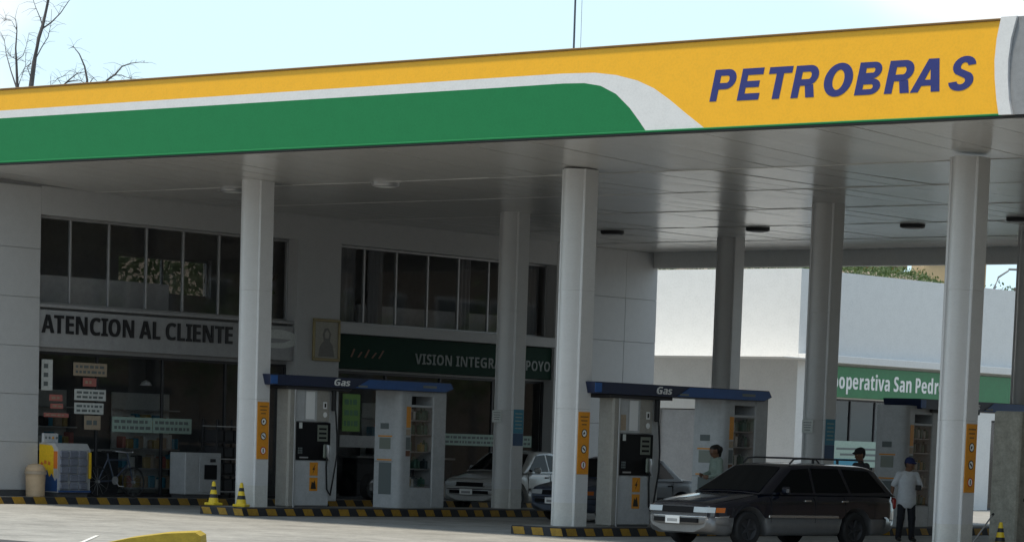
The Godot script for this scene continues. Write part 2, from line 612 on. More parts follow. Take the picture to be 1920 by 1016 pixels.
func canopy():
	var c := thing("station_canopy", "wide flat filling station canopy with a yellow, white and green front", "canopy", Vector3(-3.35, 6.6, 21.0))
	var k := Node3D.new()
	c.position = Vector3.ZERO
	k.free()
	var outer := PackedVector2Array([Vector2(9.0, 7.83), Vector2(10.51, 7.83), Vector2(11.2, 7.81), Vector2(11.66, 7.75), Vector2(12.11, 7.64), Vector2(12.46, 7.50), Vector2(12.8, 7.30), Vector2(13.14, 7.07), Vector2(13.53, 6.82)])
	var inner := PackedVector2Array([Vector2(9.0, 7.66), Vector2(10.51, 7.665), Vector2(10.98, 7.65), Vector2(11.33, 7.59), Vector2(11.67, 7.44), Vector2(11.97, 7.20), Vector2(12.17, 6.99), Vector2(12.32, 6.82)])
	var top_l := Vector2(-14.0, 8.20)
	var y := PackedVector2Array([top_l, Vector2(19.13, 8.20), Vector2(19.07, 7.92), Vector2(19.05, 7.6), Vector2(19.07, 7.33), Vector2(19.12, 7.01), Vector2(19.16, 6.82)])
	var rev := outer.duplicate()
	rev.reverse()
	y.append_array(rev)
	y.append(Vector2(-14.0, 7.79))
	obj("yellow_band", band(y), M.film_yellow, c)
	var w := PackedVector2Array([Vector2(-14.0, 7.79)])
	w.append_array(outer)
	rev = inner.duplicate()
	rev.reverse()
	w.append_array(rev)
	w.append(Vector2(-14.0, 7.655))
	obj("white_stripe", band(w), M.film_white, c)
	var g := PackedVector2Array([Vector2(-14.0, 7.655)])
	g.append_array(inner)
	g.append(Vector2(-14.0, 6.82))
	obj("green_band", band(g), M.film_green, c)
	obj("bottom_trim", MB.new().span(Vector3(-3.43, 6.785, -14), Vector3(-3.36, 6.82, 19.17), 0.008), M.film_green, c)
	obj("drip_edge", MB.new().span(Vector3(-3.42, 6.755, -14), Vector3(-3.30, 6.784, 26.0), 0.006), M.trim_dark, c)
	obj("top_capping", MB.new().span(Vector3(-3.44, 8.2005, -14), Vector3(-3.2, 8.235, 19.12), 0.008), M.trim_brown, c)
	# rounded corner piece
	var ring := PackedVector2Array([Vector2(19.135, 8.24), Vector2(19.075, 7.92), Vector2(19.055, 7.6), Vector2(19.075, 7.33), Vector2(19.125, 7.01), Vector2(19.175, 6.79), Vector2(19.40, 6.79), Vector2(19.345, 7.0), Vector2(19.305, 7.32), Vector2(19.295, 7.59), Vector2(19.325, 7.91), Vector2(19.41, 8.24)])
	var bx := Transform3D(Basis(Vector3(0, 0, 1), Vector3(0, 1, 0), Vector3(-1, 0, 0)), Vector3(-3.35, 0, 0))
	obj("corner_ring", MB.new().prism(ring, bx, 0.16), M.film_white, c)
	var disc := PackedVector2Array([Vector2(19.412, 8.24), Vector2(19.327, 7.91), Vector2(19.297, 7.59), Vector2(19.307, 7.32), Vector2(19.347, 7.0), Vector2(19.402, 6.79), Vector2(26.0, 6.79), Vector2(26.0, 8.24)])
	obj("corner_panel", MB.new().prism(disc, bx, 0.11), M.grey_panel, c)
	# deck, side and rear fascias
	obj("roof_deck", MB.new().span(Vector3(-3.34, 6.90, -14), Vector3(20.3, 8.0, 25.9)), M.grey_panel, c)
	obj("rear_beam", MB.new().span(Vector3(20.301, 6.20, -5.865), Vector3(20.5, 8.1, 25.9), 0.01), M.beam_white, c)
	obj("side_fascia", MB.new().span(Vector3(-3.35, 6.755, 25.901), Vector3(20.5, 8.1, 26.0), 0.01), M.film_yellow, c)
	# soffit: long metal panels with open joints, each a hair out of true
	obj("soffit_backing", MB.new().span(Vector3(-3.3, 6.80, -5.8), Vector3(20.3, 6.86, 25.9)), M.void_black, c)
	var us := [-3.29, 0.88, 4.90, 8.92, 12.94, 16.96, 20.29]
	var z := -5.86
	while z < 25.8:
		var z1 := minf(z + 0.74, 25.9)
		for i in 6:
			var a: float = us[i] + 0.010
			var b: float = us[i + 1] - 0.010
			var ya := CEIL + (0.15 if i == 0 else 0.0)
			var t := [rng.randf_range(-0.006, 0.006), rng.randf_range(-0.006, 0.006), rng.randf_range(-0.006, 0.006), rng.randf_range(-0.006, 0.006)]
			var p := MB.new()
			var q := [Vector3(a, ya + t[0], z + 0.008), Vector3(b, CEIL + t[1], z + 0.008), Vector3(b, CEIL + t[2], z1 - 0.008), Vector3(a, ya + t[3], z1 - 0.008)]
			p.quad(q[0], q[1], q[2], q[3])
			var up := Vector3.UP * 0.035
			p.quad(q[3] + up, q[2] + up, q[1] + up, q[0] + up)
			for e in 4:
				p.quad(q[e], q[e] + up, q[(e + 1) % 4] + up, q[(e + 1) % 4])
			obj("soffit_panel", p, M.soffit, c)
		z = z1
	for i in range(1, 6):
		obj("joint_strip", MB.new().span(Vector3(us[i] - 0.03, CEIL - 0.010, -5.85), Vector3(us[i] + 0.03, CEIL + 0.03, 25.88), 0.004), M.soffit, c)
	# lettering: slanted capitals cut from sheet
	var spec := [["P", 13.62, 0.49, 7.232], ["E", 14.17, 0.46, 7.224], ["T", 14.70, 0.50, 7.22], ["R", 15.23, 0.50, 7.216], ["O", 15.84, 0.54, 7.212], ["B", 16.45, 0.49, 7.206], ["R", 17.01, 0.51, 7.203], ["A", 17.54, 0.52, 7.20], ["S", 18.15, 0.50, 7.20]]
	for s in spec:
		var m := MB.new()
		for poly in letter(s[0]):
			var q := PackedVector2Array()
			for v in poly:
				q.append(Vector2(s[1] + v.x * s[2] * 0.93 + v.y * 0.5 * 0.21, s[3] + v.y * 0.5))
			m.prism(q, Transform3D(Basis(Vector3(0, 0, 1), Vector3(0, 1, 0), Vector3(-1, 0, 0)), Vector3(-3.4105, 0, 0)), 0.004)
		obj("letter", m, M.film_blue, c)

func arc_pieces(c: Vector2, ro: Vector2, ri: Vector2, a0: float, a1: float, n: int) -> Array:
	var out := []
	for i in n:
		var t0 := deg_to_rad(lerpf(a0, a1, float(i) / n))
		var t1 := deg_to_rad(lerpf(a0, a1, float(i + 1) / n))
		var d0 := Vector2(cos(t0), sin(t0))
		var d1 := Vector2(cos(t1), sin(t1))
		out.append(PackedVector2Array([c + ro * d0, c + ro * d1, c + ri * d1, c + ri * d0]))
	return out

func rect(x0: float, y0: float, x1: float, y1: float) -> PackedVector2Array:
	return PackedVector2Array([Vector2(x0, y0), Vector2(x1, y0), Vector2(x1, y1), Vector2(x0, y1)])

func letter(ch: String) -> Array:
	var o := []
	match ch:
		"E":
			o = [rect(0, 0, 0.30, 1), rect(0.30, 0, 1, 0.21), rect(0.30, 0.40, 0.90, 0.60), rect(0.30, 0.79, 1, 1)]
		"T":
			o = [rect(0.35, 0, 0.66, 0.79), rect(0.02, 0.79, 1.0, 1)]
		"P", "R", "B":
			o = [rect(0, 0, 0.30, 1)]
			if ch == "B":
				o += [rect(0.30, 0.82, 0.60, 1), rect(0.30, 0.49, 0.60, 0.67), rect(0.30, 0.32, 0.62, 0.49), rect(0.30, 0, 0.62, 0.17)]
				o += arc_pieces(Vector2(0.60, 0.745), Vector2(0.35, 0.255), Vector2(0.07, 0.075), -90, 90, 12)
				o += arc_pieces(Vector2(0.62, 0.245), Vector2(0.39, 0.245), Vector2(0.09, 0.075), -90, 90, 12)
			else:
				o += [rect(0.30, 0.80, 0.60, 1), rect(0.30, 0.37, 0.60, 0.57)]
				o += arc_pieces(Vector2(0.60, 0.685), Vector2(0.40, 0.315), Vector2(0.10, 0.115), -90, 90, 12)
				if ch == "R":
					o.append(PackedVector2Array([Vector2(0.50, 0.37), Vector2(0.62, 0.0), Vector2(0.98, 0.0), Vector2(0.84, 0.40)]))
		"O":
			o = arc_pieces(Vector2(0.5, 0.5), Vector2(0.54, 0.52), Vector2(0.22, 0.31), 0, 360, 28)
		"A":
			o = [PackedVector2Array([Vector2(-0.10, 0), Vector2(0.20, 0), Vector2(0.285, 0.19), Vector2(0.365, 0.37), Vector2(0.50, 0.70), Vector2(0.50, 1.0), Vector2(0.36, 1.0)]),
				PackedVector2Array([Vector2(0.50, 1.0), Vector2(0.50, 0.70), Vector2(0.585, 0.37), Vector2(0.64, 0.19), Vector2(0.69, 0.0), Vector2(1.02, 0.0), Vector2(0.75, 1.0)]),
				PackedVector2Array([Vector2(0.285, 0.19), Vector2(0.64, 0.19), Vector2(0.585, 0.37), Vector2(0.365, 0.37)])]
		"S":
			o = arc_pieces(Vector2(0.52, 0.72), Vector2(0.44, 0.30), Vector2(0.14, 0.11), 8, 230, 14)
			o += arc_pieces(Vector2(0.50, 0.28), Vector2(0.48, 0.30), Vector2(0.16, 0.105), -172, 50, 14)
			var d0 := Vector2(cos(deg_to_rad(230.0)), sin(deg_to_rad(230.0)))
			var d1 := Vector2(cos(deg_to_rad(50.0)), sin(deg_to_rad(50.0)))
			o.append(PackedVector2Array([Vector2(0.52, 0.72) + Vector2(0.44, 0.30) * d0, Vector2(0.50, 0.28) + Vector2(0.16, 0.105) * d1, Vector2(0.50, 0.28) + Vector2(0.48, 0.30) * d1, Vector2(0.52, 0.72) + Vector2(0.14, 0.11) * d0]))
	return o

func ceiling_lamp(u: float, z: float, label: String):
	var y := CEIL - 0.002
	if u < 0.88: y = CEIL + 0.15 * (0.88 - u) / 4.17
	var t := thing("ceiling_lamp", label, "lamp", Vector3(u, y, z), 0, "round lamps under the canopy")
	obj("housing", MB.new().lathe([Vector2(0.0, -0.078), Vector2(0.22, -0.078), Vector2(0.262, -0.065), Vector2(0.275, -0.04), Vector2(0.275, 0.02)], 24), M.shelf_dark if u > 5 else M.aluminium, t)
	obj("lens", MB.new().lathe([Vector2(0.0, -0.092), Vector2(0.14, -0.09), Vector2(0.20, -0.0785), Vector2(0.20, -0.077)], 20), M.room_light if u > 5 else M.paper, t)

# ==================================================================== columns

func column_shape(y0: float, y1: float) -> MB:
	# flat sides with bowed ends; the near corner of the front end is at the origin
	var p := PackedVector2Array()
	p.append(Vector2(0.37, 0.0))
	p.append(Vector2(0.012, 0.0))
	p.append(Vector2(0.0, -0.012))
	p.append(Vector2(0.0, -0.05))
	p.append(Vector2(0.012, -0.055))
	for i in 13:
		var a := lerpf(-1.0, 1.0, i / 12.0)
		p.append(Vector2(0.004 - 0.20 * (1.0 - a * a), -0.06 - 0.22 * (a + 1.0)))
	p.append(Vector2(0.012, -0.505))
	p.append(Vector2(0.0, -0.51))
	p.append(Vector2(0.0, -0.548))
	p.append(Vector2(0.012, -0.56))
	p.append(Vector2(0.37, -0.56))
	for i in 13:
		var a := lerpf(1.0, -1.0, i / 12.0)
		p.append(Vector2(0.376 + 0.20 * (1.0 - a * a), -0.06 - 0.22 * (a + 1.0)))
	var m := MB.new()
	# smooth over the bows only
	var q := p.duplicate()
	var t := Geometry2D.triangulate_polygon(q)
	for k in [y0, y1]:
		for i in range(0, t.size(), 3):
			var a := Vector3(q[t[i]].x, k, q[t[i]].y)
			var b := Vector3(q[t[i + 1]].x, k, q[t[i + 1]].y)
			var c := Vector3(q[t[i + 2]].x, k, q[t[i + 2]].y)
			m.face([a, b, c], Vector3(a.x, 0.5 * (y0 + y1), a.z))
	var ccw := not Geometry2D.is_polygon_clockwise(q)
	for i in q.size():
		var a := q[i]
		var b := q[(i + 1) % q.size()]
		var s := -1
		if i >= 5 and i <= 16: s = 3
		if i >= 22 and i <= 33: s = 4
		var v := [Vector3(a.x, y0, a.y), Vector3(b.x, y0, b.y), Vector3(b.x, y1, b.y), Vector3(a.x, y1, a.y)]
		if ccw: m.quad(v[3], v[2], v[1], v[0], s)
		else: m.quad(v[0], v[1], v[2], v[3], s)
	return m

func columns():
	var proto: Node3D = null
	var spots := [[0.0, 0.0, "front column left of the others, with two traffic cones at its foot"], [0.0, 8.3, "middle front column beside the fuel dispenser, stained at its foot"], [0.0, 16.65, "large front column at right, nearest to the camera"], [7.95, 0.0, "shaded column in front of the green shop sign, with paper notice and blue poster"], [7.95, 8.3, "column rising behind the dark estate car, with paper notice and blue poster"], [15.9, 0.0, "dark rear column standing before the sunlit white wall"], [15.9, 8.3, "dark rear column cut by the right edge of the view"]]
	for s in spots:
		var at := Vector3(s[0], gy(s[1]), s[1])
		if proto == null:
			proto = thing("canopy_column", "white steel " + s[2], "column", at, 0, "columns that carry the canopy")
			var ys := [0.60, 2.32, 4.47, 6.65]
			obj("column_foot", column_shape(0.17, 0.60), M.column_foot, proto)
			for i in 3:
				obj("column_shell", column_shape(ys[i] + (0.0002 if i == 0 else 0.0015), ys[i + 1] - (0.0 if i == 2 else 0.0015)), M.column_paint, proto)
			var core := MB.new().span(Vector3(0.02, 0.12, -0.53), Vector3(0.36, 6.62, -0.03))
			obj("core", core, M.void_black, proto)
		else:
			dup(proto, at, 0, "white steel " + s[2])

# ==================================================================== shop building

func wall_box(b: Node, called: String, lo: Vector3, hi: Vector3, m: Material, bev := 0.0) -> MeshInstance3D:
	return obj(called, MB.new().span(lo, hi, bev), m, b)

func window_row(b: Node, u0: float, u1: float, y0: float, y1: float, zg: float, step: float, frame: Material, called := "window", bar := 0.05, pm: Material = null) -> void:
	var f := MB.new()
	f.span(Vector3(u0, y0, zg - 0.03), Vector3(u1, y0 + bar, zg + 0.03), 0.005)
	f.span(Vector3(u0, y1 - bar, zg - 0.03), Vector3(u1, y1, zg + 0.03), 0.005)
	var n := int(round((u1 - u0) / step))
	var d := (u1 - u0) / n
	for i in n + 1:
		var u := clampf(u0 + d * i, u0 + bar / 2, u1 - bar / 2)
		f.span(Vector3(u - bar / 2, y0 + bar + 0.001, zg - 0.028), Vector3(u + bar / 2, y1 - bar - 0.001, zg + 0.034), 0.005)
	var w := obj(called, f, frame, b)
	for i in n:
		var p := MB.new().span(Vector3(u0 + d * i + bar / 2 - 0.004, y0 + bar - 0.004, zg - 0.003), Vector3(u0 + d * (i + 1) - bar / 2 + 0.004, y1 - bar + 0.004, zg + 0.003))
		# each sheet sits a trace out of line with its neighbours
		var q := MB.new()
		var tw := rng.randf_range(-0.0035, 0.0035)
		var a := u0 + d * i + bar / 2 - 0.004
		var c := u0 + d * (i + 1) - bar / 2 + 0.004
		q.quad(Vector3(a, y0 + bar - 0.004, zg + tw), Vector3(c, y0 + bar - 0.004, zg - tw), Vector3(c, y1 - bar + 0.004, zg - tw), Vector3(a, y1 - bar + 0.004, zg + tw))
		p = q
		obj("pane", p, pm if pm else M.glass, w)

func main_building():
	var b := thing("shop_building", "white service shop under the canopy with two glazed bays", "building", Vector3(-3.2, 0, WALL))
	b.position = Vector3.ZERO
	var W := WALL
	# carrying wall behind the cladding and round the bays
	wall_box(b, "wall", Vector3(-3.2, 0, W - 0.42), Vector3(-0.6, 6.62, W - 0.03), M.plaster)
	wall_box(b, "wall", Vector3(-0.6, 6.04, W - 0.42), Vector3(16.38, 6.62, W), M.plaster)
	wall_box(b, "wall", Vector3(7.12, 0.1, W - 0.42), Vector3(8.55, 6.039, W), M.plaster)
	wall_box(b, "wall", Vector3(16.381, 0, W - 0.42), Vector3(20.5, 6.62, W - 0.03), M.plaster)
	wall_box(b, "wall", Vector3(-3.2, 0, -14), Vector3(-2.9, 6.62, W - 0.421), M.plaster)
	wall_box(b, "wall", Vector3(20.2, 0, -14), Vector3(20.5, 6.62, W - 0.421), M.plaster)
	# rear wall with one upper window that shows daylight through the building
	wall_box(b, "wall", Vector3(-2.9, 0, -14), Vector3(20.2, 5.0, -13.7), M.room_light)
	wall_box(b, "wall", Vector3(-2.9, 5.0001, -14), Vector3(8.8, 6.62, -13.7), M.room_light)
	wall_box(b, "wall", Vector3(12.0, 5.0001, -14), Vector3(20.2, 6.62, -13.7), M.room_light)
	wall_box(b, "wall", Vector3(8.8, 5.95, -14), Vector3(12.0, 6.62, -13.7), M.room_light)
	window_row(b, 8.8, 12.0, 5.0001, 5.95, -13.85, 1.6, M.aluminium, "rear_window", 0.06, M.frosted)
	wall_box(b, "roof", Vector3(-3.2, 6.621, -14), Vector3(20.5, 6.80, W), M.grey_panel)
	# cladding sheets with open joints
	var ys := [0.30, 1.30, 2.30, 3.30, 4.31, 5.32, 6.60]
	for i in 6:
		for u in [-3.2, -1.9]:
			wall_box(b, "cladding_panel", Vector3(u + 0.004, ys[i] + 0.004, W - 0.03), Vector3(u + 1.296, ys[i + 1] - 0.004, W + rng.randf_range(0.0, 0.006)), M.cladding, 0.004)
	var yr := [0.17, 1.17, 2.17, 3.22, 4.28, 5.38, 6.60]
	for i in 6:
		for u in [[16.39, 17.86], [17.86, 19.19], [19.19, 20.5]]:
			wall_box(b, "cladding_panel", Vector3(u[0] + 0.004, yr[i] + 0.004, W - 0.03), Vector3(u[1] - 0.004, yr[i + 1] - 0.004, W + rng.randf_range(0.0, 0.006)), M.cladding, 0.004)
	wall_box(b, "skirting", Vector3(-3.2, 0.1, W - 0.03), Vector3(-0.6, 0.296, W + 0.012), M.skirting)
	# floors and rooms behind the glass
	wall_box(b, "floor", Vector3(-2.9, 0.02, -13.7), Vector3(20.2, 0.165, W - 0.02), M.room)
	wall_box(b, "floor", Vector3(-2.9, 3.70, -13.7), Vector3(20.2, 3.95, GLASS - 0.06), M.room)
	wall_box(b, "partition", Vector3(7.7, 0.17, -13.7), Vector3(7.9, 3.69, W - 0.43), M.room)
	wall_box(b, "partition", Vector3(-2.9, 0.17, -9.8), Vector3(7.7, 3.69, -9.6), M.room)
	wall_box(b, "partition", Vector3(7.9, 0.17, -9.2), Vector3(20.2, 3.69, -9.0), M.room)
	wall_box(b, "partition", Vector3(-2.9, 3.96, -7.0), Vector3(4.1, 4.86, -6.92), M.room_light)
	wall_box(b, "partition", Vector3(10.3, 3.96, -7.0), Vector3(15.6, 4.75, -6.92), M.room_light)
	# panels between the storeys
	wall_box(b, "spandrel", Vector3(-0.6, 3.22, GLASS - 0.05), Vector3(7.119, 4.13, GLASS + 0.04), M.sign_grey)
	wall_box(b, "spandrel", Vector3(8.551, 3.15, GLASS - 0.05), Vector3(16.379, 4.21, GLASS + 0.04), M.plaster)
	wall_box(b, "sill", Vector3(8.551, 4.0, GLASS + 0.041), Vector3(16.379, 4.24, W + 0.03), M.plaster, 0.01)
	wall_box(b, "sill", Vector3(-0.599, 4.13, GLASS + 0.03), Vector3(7.119, 4.20, W - 0.06), M.sign_grey, 0.008)
	window_row(b, -0.6, 7.12, 4.20, 6.04, GLASS, 1.1, M.aluminium)
	window_row(b, 8.55, 16.38, 4.24, 6.04, GLASS, 1.118, M.aluminium)
	window_row(b, -0.6, 7.12, 0.17, 3.22, GLASS, 1.93, M.dark_frame, "shop_window", 0.06)
	window_row(b, 8.55, 16.38, 0.17, 3.15, GLASS, 1.96, M.dark_frame, "shop_window", 0.06)
	# dark curtains behind the upper glass
	for u in [9.0, 9.95, 13.1, 15.7]:
		var m := MB.new()
		var rows := []
		for k in 2:
			var row := []
			for i in 13:
				row.append(Vector3(u + i * 0.045, 4.25 if k == 0 else 6.0, GLASS - 0.12 + 0.02 * sin(i * 1.9)))
			rows.append(row)
		m.grid(rows)
		obj("curtain", m, M.curtain, b)
	# pavement in front with striped kerb
	var pv := MB.new().span(Vector3(-14.0, -0.2, -9.0), Vector3(-3.2, 0.165 + gy(-5.5), -5.2), 0.02)
	var p := obj("pavement", MB.new().span(Vector3(-14.0, -0.2, W - 0.02), Vector3(20.5, 0.17, -5.2), 0.015), M.island_top)
	tag(p, "", "", "", "structure")
	obj("kerb_face", MB.new().span(Vector3(-14.0, 0.02, -5.2), Vector3(20.5, 0.172, -5.17), 0.006), M.kerb_black, p)
	var u := -9.0
	while u < 20.0:
		obj("yellow_stripe", stripe(Vector3(u, 0.025, -5.168), Vector3.RIGHT, 0.30, 0.15, 0.10), M.kerb_yellow, p)
		u += 0.59

func stripe(at: Vector3, along: Vector3, w: float, h: float, lean: float) -> MB:      # a slanted painted bar on a kerb face
	var out := along.cross(Vector3.UP).normalized()
	var x := Transform3D(Basis(along, Vector3.UP, out), at)
	var j := rng.randf_range(-0.02, 0.02)
	return MB.new().prism(PackedVector2Array([Vector2(lean + j, 0), Vector2(lean + w, 0), Vector2(w - j, h), Vector2(0, h)]), x, 0.004)

# ==================================================================== the cooperative's white building

func cooperative_building():
	var uc := 27.0
	var zc := -5.9
	var b := thing("cooperative_building", "plain white flat-roofed building at the back with a green sign band", "building", Vector3.ZERO)
	wall_box(b, "wall", Vector3(uc, 2.72, -13.0), Vector3(uc + 0.3, 6.62, zc - 0.301), M.white_render)
	wall_box(b, "wall", Vector3(uc, 0, -9.2), Vector3(uc + 0.3, 2.719, zc - 0.301), M.white_render)
	wall_box(b, "wall", Vector3(uc, 0, -13.0), Vector3(uc + 0.3, 2.719, -10.72), M.white_render)
	wall_box(b, "wall", Vector3(uc, 3.12, zc - 0.3), Vector3(50, 6.62, zc), M.white_render)
	wall_box(b, "wall", Vector3(uc, 0, zc - 0.3), Vector3(28.6, 3.119, zc), M.white_render)
	wall_box(b, "wall", Vector3(28.6, 0, zc - 0.3), Vector3(33.6, 0.7, zc), M.white_render)
	wall_box(b, "wall", Vector3(33.6, 0, zc - 0.3), Vector3(37.2, 3.119, zc), M.white_render)
	wall_box(b, "wall", Vector3(39.4, 0, zc - 0.3), Vector3(50, 3.119, zc), M.white_render)
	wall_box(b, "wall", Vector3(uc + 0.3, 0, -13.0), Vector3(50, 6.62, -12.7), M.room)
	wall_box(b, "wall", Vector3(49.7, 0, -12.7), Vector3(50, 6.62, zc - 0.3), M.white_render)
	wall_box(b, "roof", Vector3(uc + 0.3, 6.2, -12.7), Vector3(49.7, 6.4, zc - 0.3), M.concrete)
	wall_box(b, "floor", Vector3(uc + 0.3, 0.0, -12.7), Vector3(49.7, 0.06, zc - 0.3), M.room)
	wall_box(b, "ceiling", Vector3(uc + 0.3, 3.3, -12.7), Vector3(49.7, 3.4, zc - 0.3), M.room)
	# a thin ledge runs round above the ground floor
	wall_box(b, "ledge", Vector3(uc - 1.75, 4.13, -13.0), Vector3(uc - 0.001, 4.16, zc + 0.75), M.white_render, 0.008)
	wall_box(b, "ledge", Vector3(uc, 4.10, zc + 0.001), Vector3(50, 4.30, zc + 0.30), M.white_render, 0.008)
	window_row(b, 28.6, 33.6, 0.7, 3.12, zc - 0.15, 1.25, M.dark_frame, "shop_window", 0.05)
	window_row(b, 37.2, 39.4, 0.02, 2.72, zc - 0.15, 1.1, M.dark_frame, "glass_door", 0.07)
	wall_box(b, "lintel", Vector3(37.2, 2.721, zc - 0.3), Vector3(39.4, 3.119, zc), M.white_render)
	# service door in the end wall
	var d := wall_box(b, "door", Vector3(uc + 0.10, 0.02, -10.70), Vector3(uc + 0.16, 2.70, -9.22), M.grey_panel, 0.01)
	obj("handle", MB.new().tube([Vector3(uc + 0.05, 1.0, -9.4), Vector3(uc + 0.05, 1.25, -9.4)], [0.015], 6), M.aluminium, d)
	var s := thing("shop_sign", "long green sign band with white lettering over the cooperative's windows", "sign", Vector3.ZERO)
	obj("board", MB.new().span(Vector3(28.35, 3.16, zc + 0.002), Vector3(46, 4.02, zc + 0.12), 0.01), M.sign_green, s)
	words("lettering", "Cooperativa San Pedro", Vector3(28.17, 3.40, zc + 0.121), 6.12, 0.42, Vector3.RIGHT, M.letter_white, s, 0.0, 0.012)
	obj("painted_line", MB.new().span(Vector3(39.9, 3.30, zc + 0.121), Vector3(41.9, 3.44, zc + 0.126)), M.letter_pale, s)
	var p := thing("window_poster", "pale green printed poster in the window behind the person in a cap", "poster", Vector3.ZERO)
	obj("sheet", MB.new().span(Vector3(28.75, 1.22, zc - 0.11), Vector3(33.2, 1.95, zc - 0.105)), M.paper_green, p)
	for k in 3:
		obj("print_line", MB.new().span(Vector3(29.2 + 0.2 * k, 1.70 - 0.16 * k, zc - 0.1045), Vector3(32.6 - 0.3 * k, 1.76 - 0.16 * k, zc - 0.103)), M.ink_grey, p)
	obj("blue_print", MB.new().span(Vector3(28.95, 1.24, zc - 0.1044), Vector3(30.3, 1.45, zc - 0.102)), M.paper_blue, p)
	var n := thing("number_board", "narrow white board with a dark figure beside the cooperative's side door", "sign", Vector3.ZERO)
	obj("board", MB.new().span(Vector3(uc - 0.02, 1.75, -9.15), Vector3(uc - 0.001, 2.55, -8.85), 0.004), M.paper, n)
	words("figure", "2", Vector3(uc - 0.0205, 2.05, -9.08), 0.16, 0.28, Vector3(0, 0, 1), M.letter_dark, n, 0.0, 0.004)

# ==================================================================== far surroundings

func surroundings():
	# hillside
	var fn := FastNoiseLite.new()
	fn.seed = 9
	fn.frequency = 0.03
	fn.fractal_octaves = 4
	var rows := []
	var R := Vector3(0.6475, 0, 0.7620)
	var Fw := Vector3(0.7620, 0, -0.6475)
	var eye := Vector3(-45.37, 0, 45.25)
	for i in 15:
		var row := []
		for j in 60:
			var lat := -130.0 + j * 3.55
			var dep := 175.0 + i * 9.0
			var prof := smoothstep(0.0, 0.55, i / 14.0)
			var top := 15.6 - 1.25 * smoothstep(29.0, 33.0, lat) - 12.0 * smoothstep(34.2, 37.0, lat)
			var h := prof * top + fn.get_noise_2d(lat, dep) * 0.35 * prof
			row.append(eye + Fw * dep + R * lat + Vector3.UP * (h - 0.3))
		rows.append(row)
	tag(obj("hillside", MB.new().grid(rows, false, true), M.hill_earth), "", "", "", "structure")
	# scrub growing over it
	var sc := MB.new()
	for k in 1100:
		var lat := rng.randf_range(10.0, 36.0)
		var dep := rng.randf_range(228.0, 266.0)
		var i := (dep - 175.0) / 9.0
		var prof := smoothstep(0.0, 0.55, i / 14.0)
		var top := 15.6 - 1.25 * smoothstep(29.0, 33.0, lat) - 12.0 * smoothstep(34.2, 37.0, lat)
		var h := prof * top + fn.get_noise_2d(lat, dep) * 0.35 * prof - 0.3
		var c := eye + Fw * dep + R * lat + Vector3.UP * (h + 0.05)
		for l in 22:
			leaf(sc, c + Vector3(rng.randfn(), absf(rng.randfn()) * 0.6 - 0.2, rng.randfn()) * 0.40, 0.13)
	tag(obj("scrub", sc, M.leaf), "", "", "", "stuff")
	far_house("tan_house", "tan many-windowed house on the hill above the white wall", eye, Fw, R, 256.0, 32.6, 5.0, 18.6, M.house_tan, 3)
	far_house("orange_house", "low orange house on the hilltop just under the canopy edge", eye, Fw, R, 258.0, 26.8, 4.4, 16.35, M.house_orange, 2)
	far_house("tan_house", "pale house far behind, showing through the narrow gap under the canopy", eye, Fw, R, 262.0, 17.5, 6.0, 16.6, M.house_tan, 2)
	# green tree and street lamp at the right
	var tc := Vector3(52.50, 7.58, -14.80)
	var tr := thing("leafy_tree", "green leafy tree above the white wall beside a street lamp", "tree", Vector3(tc.x, 0, tc.z))
	obj("trunk", MB.new().tube([Vector3(0, 0, 0), Vector3(0.1, 3, 0.05), Vector3(0.05, 6.0, 0.1), Vector3(0.2, 7.6, 0.0)], [0.22, 0.17, 0.12, 0.05], 8), M.bark, tr)
	var cr := MB.new()
	for k in 40:
		var cc := Vector3(rng.randfn() * 0.8, 6.25 + rng.randf_range(-1.5, 1.2), rng.randfn() * 0.8)
		for l in 60:
			leaf(cr, cc + Vector3(rng.randfn(), rng.randfn() * 0.7, rng.randfn()) * 0.26, 0.075)
	obj("crown", cr, M.leaf, tr)
	var lp := Vector3(46.02, 7.37, -11.51)
	var sl := thing("street_lamp", "slim street lamp with a curved arm against the sky", "street lamp", Vector3(lp.x, 0, lp.z))
	var arm := R
	obj("pole", MB.new().tube([Vector3.ZERO, Vector3(0, 4, 0), Vector3(0, 7.2, 0), Vector3(0, 7.55, 0) + arm * 0.12, Vector3(0, 7.78, 0) + arm * 0.45], [0.07, 0.055, 0.04, 0.033, 0.03], 8), M.galvanised, sl)
	obj("lamp_head", MB.new().box(Vector3(0, 7.82, 0) + arm * 0.62, Vector3(0.36, 0.07, 0.14), 0.02, Basis(Vector3.UP, -0.87)), M.galvanised, sl)
	# radio mast with its wire, behind the canopy
	var mp := Vector3(30.41, 13.45, -17.12)
	var ms := thing("radio_mast", "thin dark mast rising straight up behind the canopy", "mast", Vector3(mp.x, 0, mp.z))
	obj("pole", MB.new().tube([Vector3.ZERO, Vector3(0.02, 9, 0), Vector3(0.13, 22, -0.1)], [0.05, 0.035, 0.025], 8), M.mast_paint, ms)
	obj("stay_wire", MB.new().tube([Vector3(0.16, 0, 0.2), Vector3(0.24, 22, 0.05)], [0.007], 5), M.mast_paint, ms)
	obj("foot_plate", MB.new().box(Vector3(0.06, 0.02, 0.08), Vector3(0.5, 0.04, 0.5), 0.01), M.galvanised, ms)
	# across the side street, to the right of the view: what the shop glass mirrors
	var ob := thing("street_building", "long brown building across the side street, right of the station", "building", Vector3(-8, 0, 30.0))
	obj("wall", MB.new().span(Vector3(0, 0, 0), Vector3(74, 11.4, 10)), M.house_brown, ob)
	obj("yellow_band", MB.new().span(Vector3(-0.1, 5.0, -0.12), Vector3(60, 5.35, -0.001), 0.02), M.house_orange, ob)
	obj("roof", MB.new().span(Vector3(-0.4, 11.401, -0.6), Vector3(74.4, 11.7, 10.4), 0.05), M.hill_earth, ob)
